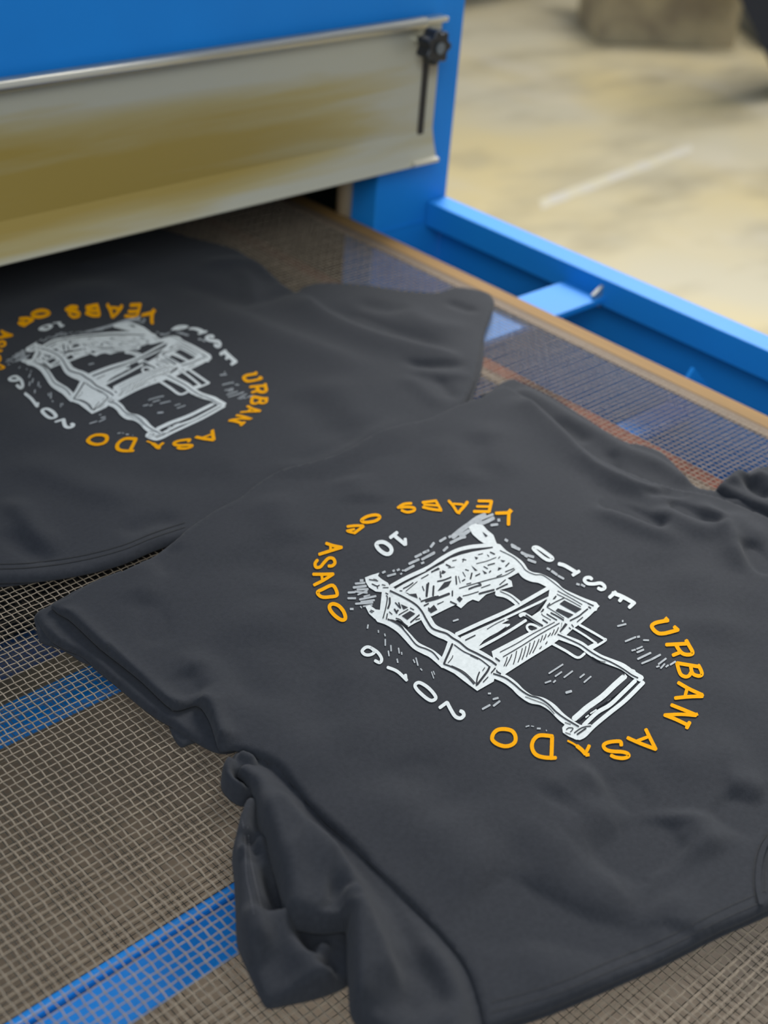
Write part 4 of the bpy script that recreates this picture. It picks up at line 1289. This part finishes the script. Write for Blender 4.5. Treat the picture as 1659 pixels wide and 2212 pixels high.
KSTROKE = [
    ('P', 3.6, 0, [(843, 1276), (872, 1290), (897, 1305), (911, 1320), (921, 1338), (933, 1356), (948, 1363), (964, 1368), (978, 1378), (993, 1387), (1010, 1401), (1030, 1411), (1045, 1419), (1060, 1427), (1072, 1436)]),
    ('P', 2.5, 0, [(838, 1337), (862, 1350), (880, 1369), (900, 1393), (922, 1402), (936, 1410), (948, 1424)]),
    ('D', 4.5, 0, [(535, 490), (485, 610), (440, 710), (410, 785)]), ('D', 3, 0, [(410, 790), (520, 830), (640, 890), (760, 980), (855, 1085)]), ('D', 2, 0, [(520, 815), (680, 890), (780, 970), (880, 1080)]),
    ('D', 4.5, 0, [(1090, 830), (1055, 900), (980, 1000), (905, 1095)]), ('D', 3, 0, [(938, 910), (905, 1000), (893, 1110)]), ('D', 2.2, 0, [(560, 500), (700, 600), (830, 660), (950, 720), (1080, 820)]), ('D', 1.6, 0, [(800, 660), (920, 718)]),
    ('D', 1.6, 0, [(543, 660), (525, 705), (468, 775)]), ('D', 2.6, 0, [(1175, 850), (1115, 920)]), ('D', 2, 0, [(1070, 980), (992, 1062)]), ('D', 1.6, 0, [(1020, 840), (985, 890)]),
    ('D', 2.5, 0, [(730, 432), (875, 360)]), ('D', 1.4, 0, [(1050, 270), (1180, 190), (1315, 125)]), ('D', 1.6, 0, [(1120, 382), (1230, 310), (1340, 232)]), ('D', 3, 0, [(1195, 900), (1255, 935)]), ('D', 3, 0, [(1180, 700), (1240, 745)]),
    ('C', 1.6, 0, [(0, 1580), (250, 1450), (500, 1300), (820, 1130)]), ('C', 1.8, 0, [(45, 1650), (300, 1500), (600, 1310), (890, 1145)]),
    ('C', 1.6, 0, [(0, 60), (200, 160), (310, 260), (390, 360), (520, 420), (640, 430), (800, 540), (980, 680), (1150, 770), (1300, 840), (1400, 885)]),
    ('C', 1.5, 0, [(0, 670), (160, 745), (290, 860)]), ('C', 4, 0, [(390, 1030), (500, 1105), (635, 1185)]), ('C', 3, 0, [(640, 1095), (710, 1142)]),
    ('C', 3, 0, [(1310, 935), (1240, 990), (1180, 1040), (1050, 1108)]), ('C', 3, 0, [(762, 992), (860, 1045), (950, 1102)]), ('C', 1.5, 0, [(700, 905), (830, 985), (960, 1075)]), ('C', 1.5, 0, [(860, 665), (1050, 765), (1230, 870)]),
    ('C', 1.5, 0, [(850, 712), (1050, 810), (1210, 900)]), ('C', 2.5, 0, [(700, 1010), (780, 1060), (850, 1100)]), ('C', 1.5, 0, [(625, 1000), (640, 1030), (760, 1100)]), ('C', 2, 0, [(700, 905), (830, 830), (960, 770)]),
    ('C', 3, 0, [(1320, 900), (1360, 925)]), ('C', 2, 0, [(1310, 850), (1400, 890)]), ('C', 2, 0, [(1240, 1055), (1150, 1130)]), ('C', 2, 0, [(1030, 1210), (1060, 1235)]), ('C', 2, 0, [(1070, 1165), (1100, 1205)]),
    ('P', 2.6, 0, [(1205, 1370), (1230, 1381), (1255, 1393), (1275, 1407), (1297, 1420), (1320, 1430), (1345, 1444), (1364, 1457), (1378, 1464)]),
    ('P', 3, 0, [(1066, 1455), (1091, 1464), (1111, 1478), (1126, 1491), (1144, 1502), (1165, 1508), (1185, 1521), (1201, 1537), (1221, 1552), (1250, 1569)]),
    ('E', 2, 0, [(570, 1085), (600, 1062), (648, 1065), (645, 1085), (618, 1112)]), ('E', 2.5, 0, [(668, 1122), (740, 1070), (800, 1048), (865, 1040)]), ('E', 3.5, 0, [(702, 1140), (805, 1068)]), ('E', 1.6, 0, [(560, 1118), (625, 1140)]), ('E', 1.6, 0, [(555, 998), (625, 1022)]),
    ('E', 1.4, 0, [(80, 690), (200, 735), (330, 790), (430, 895)]), ('E', 1.4, 0, [(880, 215), (960, 260), (1040, 275)]), ('E', 2, 0, [(1225, 410), (1270, 425)]),
    ('A', 2, 0, [(430, 1142), (510, 1155), (580, 1168)]), ('A', 2.4, 0, [(480, 1215), (560, 1250), (600, 1235)]), ('A', 2, 0, [(560, 1250), (575, 1292)]), ('A', 1.8, 0, [(640, 1225), (700, 1240)]), ('A', 1.8, 0, [(655, 1275), (750, 1275)]), ('A', 1.6, 0, [(500, 1135), (560, 1148)]),
    ('A', 2.4, 0, [(712, 1405), (730, 1440), (705, 1600), (660, 1772)]), ('A', 4, 0, [(768, 1442), (768, 1530), (740, 1612)]), ('A', 2.4, 0, [(730, 1700), (715, 1790)]), ('A', 2.5, 0, [(860, 1520), (930, 1600)]), ('A', 3, 0, [(915, 1520), (945, 1610)]),
    ('A', 2.2, 0, [(700, 1360), (745, 1385)]), ('A', 2, 0, [(760, 1668), (810, 1712)]), ('A', 3.5, 0, [(845, 1625), (885, 1690)]), ('A', 3.5, 0, [(910, 1640), (870, 1680)]), ('A', 2, 0, [(440, 1660), (490, 1682)]), ('A', 2, 0, [(455, 1640), (515, 1665)]), ('A', 2.4, 0, [(870, 1775), (940, 1800), (1000, 1860), (1060, 1905)]), ('A', 2.4, 0, [(740, 1800), (830, 1810), (950, 1890), (1000, 1960)]),
    ('A', 3, 0, [(1110, 1840), (1180, 1780), (1250, 1720)]), ('A', 2, 0, [(915, 1720), (1070, 1630)]), ('A', 2, 0, [(1100, 1605), (1165, 1640)]), ('A', 2, 0, [(1190, 1800), (1262, 1780)]),
    # firewood rack
    ('B', 1.6, 0, [(0, 1150), (250, 1000), (500, 870), (720, 815), (1085, 765)]), ('B', 2.6, 0, [(100, 1165), (220, 1120)]), ('B', 3, 0, [(330, 1050), (400, 1085)]), ('B', 1.4, 0, [(360, 1105), (470, 1090)]), ('B', 1.4, 0, [(820, 1035), (1000, 990), (1150, 930)]), ('B', 2.8, 0, [(1050, 848), (1120, 880)]),
    ('B', 2.6, 0, [(1300, 1080), (1355, 1025)]), ('B', 2, 0, [(1290, 1170), (1440, 1110)]), ('B', 1.8, 0, [(540, 1440), (820, 1355), (1050, 1290), (1290, 1225), (1450, 1130)]), ('B', 3.6, 0, [(700, 1450), (800, 1410), (900, 1385)]), ('B', 3, 0, [(490, 1240), (500, 1370)]), ('B', 1.5, 0, [(530, 1240), (560, 1350)]),
    ('B', 3.4, 0, [(750, 1190), (728, 1282)]), ('B', 1.6, 0, [(600, 1170), (645, 1250)]), ('B', 2.6, 0, [(810, 1235), (880, 1200)]), ('B', 3.6, 0, [(20, 1370), (8, 1560)]), ('B', 3.6, 0, [(128, 1400), (118, 1560)]), ('B', 3, 0, [(190, 1325), (300, 1300), (410, 1255)]), ('B', 5, 0, [(0, 1650), (180, 1600), (380, 1525)]),
    ('B', 1.8, 0, [(600, 1562), (700, 1540), (860, 1490)]), ('B', 3, 0, [(432, 1480), (432, 1560)]), ('B', 3, 0, [(400, 1655), (500, 1700)]), ('B', 4, 0, [(870, 1525), (1000, 1490), (1110, 1462)]), ('B', 1.8, 0, [(900, 1430), (1050, 1375)]), ('B', 3, 0, [(1150, 1452), (1330, 1365)]), ('B', 2, 0, [(1200, 1380), (1300, 1295)]),
    ('B', 1.5, 0, [(190, 1700), (290, 1650)]), ('B', 2, 0, [(590, 965), (660, 975)]), ('B', 2, 0, [(620, 950), (600, 1010)]), ('B', 1.6, 0, [(850, 890), (930, 870)]), ('B', 1.8, 0, [(1000, 890), (1030, 920)]), ('B', 1.8, 0, [(430, 990), (500, 975)]), ('B', 2, 0, [(640, 1130), (700, 1150)]), ('B', 2.4, 0, [(1010, 1060), (1120, 1030)]),
    ('B', 2, 0, [(940, 1080), (1010, 1120)]), ('B', 2.6, 0, [(1030, 1180), (1060, 1150)]), ('B', 2.6, 0, [(590, 1320), (640, 1290)]), ('B', 3, 0, [(850, 1350), (900, 1370)]), ('B', 2, 0, [(1210, 920), (1180, 950)]), ('B', 2, 0, [(660, 1370), (740, 1350)]), ('B', 2, 0, [(1150, 1250), (1240, 1210)]), ('B', 2, 0, [(240, 1160), (232, 1230)]),
    ('A', 1.6, 0, [(850, 1290), (1000, 1200), (1200, 1100), (1450, 960), (1659, 860)]), ('A', 2.6, 0, [(990, 1290), (1070, 1250), (1150, 1195)]), ('A', 1.5, 0, [(1030, 1335), (1120, 1260), (1220, 1175)]), ('A', 4, 0, [(1400, 1200), (1385, 1300), (1370, 1420)]), ('A', 3.4, 0, [(1482, 1250), (1472, 1400)]), ('A', 3, 0, [(1280, 1500), (1450, 1440), (1560, 1415)]),
    ('A', 3, 0, [(1450, 1022), (1560, 960)]), ('A', 2, 0, [(1280, 1130), (1400, 1062)]), ('A', 2, 0, [(930, 1325), (975, 1330)]), ('A', 3, 0, [(1330, 1570), (1400, 1535)]), ('A', 3, 0, [(1400, 1600), (1420, 1660)]), ('A', 1.4, 0, [(1540, 1545), (1640, 1505)]), ('A', 2, 0, [(1300, 1250), (1330, 1330)]), ('A', 2, 0, [(1250, 1440), (1275, 1480)]),
]
for (a, b), (c_, d_) in [((875, 1210), (815, 1320)), ((812, 1240), (770, 1330)), ((755, 1290), (715, 1350)), ((690, 1310), (650, 1400)), ((636, 1330), (600, 1430)), ((585, 1385), (490, 1590)), ((520, 1410), (440, 1610)),
                         ((450, 1440), (395, 1650)), ((390, 1490), (330, 1690)), ((335, 1520), (270, 1730)), ((250, 1560), (200, 1760)), ((180, 1610), (90, 1790)), ((110, 1650), (60, 1790)), ((705, 1418), (680, 1460)), ((620, 1490), (590, 1530))]:
    KSTROKE.append(('C', 2.0, 0, [(a, b), ((a + c_) / 2 + 6, (b + d_) / 2), (c_, d_)]))
KFILL = [
    ('C', [(960, 805), (1220, 935), (1130, 992), (890, 860)]), ('C', [(865, 925), (1100, 1020), (1022, 1070), (830, 962)]), ('C', [(712, 775), (600, 900), (510, 1005), (470, 1025), (395, 990)]), ('C', [(975, 1145), (1010, 1165), (955, 1230), (905, 1280), (890, 1270)]),
    ('C', [(480, 1210), (520, 1200), (560, 1225), (510, 1245)]), ('C', [(830, 735), (850, 745), (820, 785), (785, 790)]), ('C', [(740, 840), (755, 855), (720, 880), (695, 890)]), ('C', [(640, 930), (665, 940), (640, 975), (605, 985)]),
    ('B', [(245, 1200), (270, 1140), (330, 1170), (290, 1200)]), ('B', [(790, 920), (855, 940), (820, 970)]), ('B', [(735, 1060), (845, 1150), (800, 1150)]), ('B', [(920, 1140), (1000, 1190), (955, 1205)]), ('B', [(1180, 1095), (1240, 1110), (1170, 1152)]), ('B', [(1210, 975), (1300, 988), (1255, 1012)]),
    ('B', [(300, 1340), (420, 1310), (370, 1400), (260, 1460), (190, 1480)]), ('B', [(548, 1565), (600, 1610), (552, 1665), (503, 1612)]), ('B', [(100, 1735), (130, 1705), (190, 1790), (35, 1800)]), ('B', [(918, 512), (1010, 582), (972, 602)]),
    ('A', [(1060, 1385), (1200, 1372), (1225, 1450)]), ('A', [(1390, 1640), (1440, 1600), (1545, 1635), (1440, 1690)]), ('A', [(950, 1545), (1070, 1598), (990, 1632)]), ('A', [(965, 1735), (1100, 1655), (1185, 1700), (1055, 1800)]), ('A', [(1580, 990), (1620, 1100), (1590, 1120)]),
    ('E', [(1320, 445), (1350, 490), (1200, 640), (1040, 760), (860, 870), (720, 975), (712, 960), (860, 830), (1010, 750), (1200, 560)]),
]

# corresponding places on the far shirt, whose print is rumpled
PAIR = [((1391.2, 1472.2), (486, 876.6)), ((1252, 1595), (339.5, 949.9)), ((1294.1, 1308.8), (457.2, 774.3)), ((1307.1, 1384), (449.5, 828.3)), ((1249, 1421.6), (389.7, 853.4)), ((1030.9, 1492), (198.7, 893.9)),
        ((949.2, 1430), (152.4, 859.2)), ((968, 1384.4), (173.6, 820.6)), ((1070.7, 1454.5), (239.2, 866.9)), ((986.8, 1369.9), (196.8, 809)), ((1195.7, 1263.9), (374.2, 731.9)), ((788.4, 1247.2), (57.9, 751.2)),
        ((797, 1325), (50, 782)), ((752, 1280), (12, 779)), ((1052.6, 1146.3), (285.5, 693.3)), ((1071, 1174), (335, 722)), ((983.7, 1190), (165.9, 725)), ((995.6, 1313.4), (208, 768.5)), ((1119, 1232.5), (322, 741)),
        ((1432.8, 1352.3), (544, 814.8)), ((1469, 1400), (559.4, 838)), ((1490.7, 1449), (559.4, 866.9)), ((1493.6, 1497), (546, 886)), ((1471.9, 1547.6), (519, 905.5)), ((1391, 1597), (449.5, 942)), ((1329.8, 1618.7), (395.4, 959.5)),
        ((1255.6, 1618.7), (335.6, 961.4)), ((1172.4, 1613.3), (272, 961.4)), ((1088.2, 1594), (210.3, 949.9)), ((981, 1537), (142.7, 915)), ((920.3, 1493.6), (107, 893)), ((860, 1454.4), (69.4, 867)), ((802.7, 1413.7), (34, 820.6)),
        ((1172.6, 1195.9), (387.7, 706.8)), ((1227.6, 1230.6), (428, 714.5)), ((1284, 1261), (461, 735.7)), ((1345.5, 1293.2), (493.8, 772.4)), ((1099, 1101), (330, 668)), ((1099, 1133), (326, 701)), ((1043.3, 1082), (289, 656.6)), ((1043, 1105), (287, 689)), ((990.3, 1081), (247, 654.7)), ((990, 1108), (247, 686)),
        ((932.3, 1081), (201, 656.6)), ((932.3, 1102), (201, 686)), ((876.6, 1087), (156.3, 658.6)), ((876.6, 1106), (156.3, 688.7)), ((800.3, 1112), (88, 667)), ((800.3, 1129), (86, 689.4)), ((766.5, 1135), (56, 684)), ((766.5, 1152), (52, 707)), ((713.8, 1184.7), (7.7, 724.2)), ((701.8, 1214.8), (-4, 743)), ((728.9, 1321.8), (-3, 793)), ((706, 1276.6), (-10, 772)),
        ((829.5, 1183.5), (98.4, 704.9)), ((862, 1162.3), (131, 697)), ((1210, 1457.8), (339.5, 866.9))]


def tps(src, dst, lam=60.0):
    src = np.array(src, float)
    dst = np.array(dst, float)
    n = len(src)
    sc = 100.0

    def U(r2):
        return r2 * np.log(np.maximum(r2, 1e-9)) * 0.5
    s = src / sc
    K = U(((s[:, None] - s[None]) ** 2).sum(-1)) + np.eye(n) * lam / 1000.0
    Pm = np.c_[np.ones(n), s]
    Lm = np.zeros((n + 3, n + 3))
    Lm[:n, :n] = K
    Lm[:n, n:] = Pm
    Lm[n:, :n] = Pm.T
    Wt = np.linalg.solve(Lm, np.r_[dst, np.zeros((3, 2))])

    def f(q):
        q = np.asarray(q, float) / sc
        k = U(((q[:, None] - s[None]) ** 2).sum(-1))
        return k @ Wt[:n] + np.c_[np.ones(len(q)), q] @ Wt[n:]
    return f


warp = tps([a for a, b in PAIR], [b for a, b in PAIR])


def do_print(parent, sheet, wf, trace, kw, kd):
    """kw widens the letter strokes, kd narrows the dark lines where the print is stretched"""
    first_a = [i for i, q in enumerate(ORANGE) if q[0] == 'A'][0]
    words = {}
    for i, (c, w, cl, pts) in enumerate(ORANGE):
        key = 'urban' if c == 'F' else 'asado_low' if c in 'EP' else 'asado_left' if i < first_a else 'years_of'
        words.setdefault(key, []).append((c, w, cl, pts))
    for L in words.values():
        k = Ink(sheet, 0.0007, wf, trace)
        for c, w, cl, pts in L:
            k.stroke(cv(c, pts), w * kw, bool(cl))
        tag(k.build('yellow_word', INKO, parent), 'golden yellow word of the printed ring')
    for crops in ('A', 'CH', 'GD'):
        k = Ink(sheet, 0.0007, wf, trace)
        for c, w, cl, pts in TEXTW:
            if c in crops:
                k.stroke(cv(c, pts), w * kw, bool(cl))
        tag(k.build('white_word', INKW, parent), 'white letters or digits of the print')
    for crop in 'BAGDEFC':
        k = Ink(sheet, 0.0006, wf, trace)
        for c, w, cl, pts in SMOKE:
            if c == crop:
                k.stroke(cv(c, pts), w * 0.92, bool(cl))
        tag(k.build('dash_marks', INKG, parent), 'thin greyish white dashes beside the drawing')
    k = Ink(sheet, 0.00075, wf, trace)
    for c, pts in WFILL:
        k.area(cv(c, pts))
    for c, w, cl, pts in WSTROKE:
        k.stroke(cv(c, pts), w * (1 + (kw - 1) * 0.6), bool(cl))
    k.build('white_drawing', INKW, parent)
    k = Ink(sheet, 0.0011, wf, trace)
    for c, w, cl, pts in KSTROKE:
        k.stroke(cv(c, pts), w * kd, bool(cl))
    for c, pts in KFILL:
        k.area(cv(c, pts))
    tag(k.build('drawing_lines', FABRIC, parent), 'dark lines inside the white drawing')


do_print(near, nearS, None, 0.012, 1.06, 1.0)
do_print(far, farS, warp, 0.010, 1.3, 0.75)
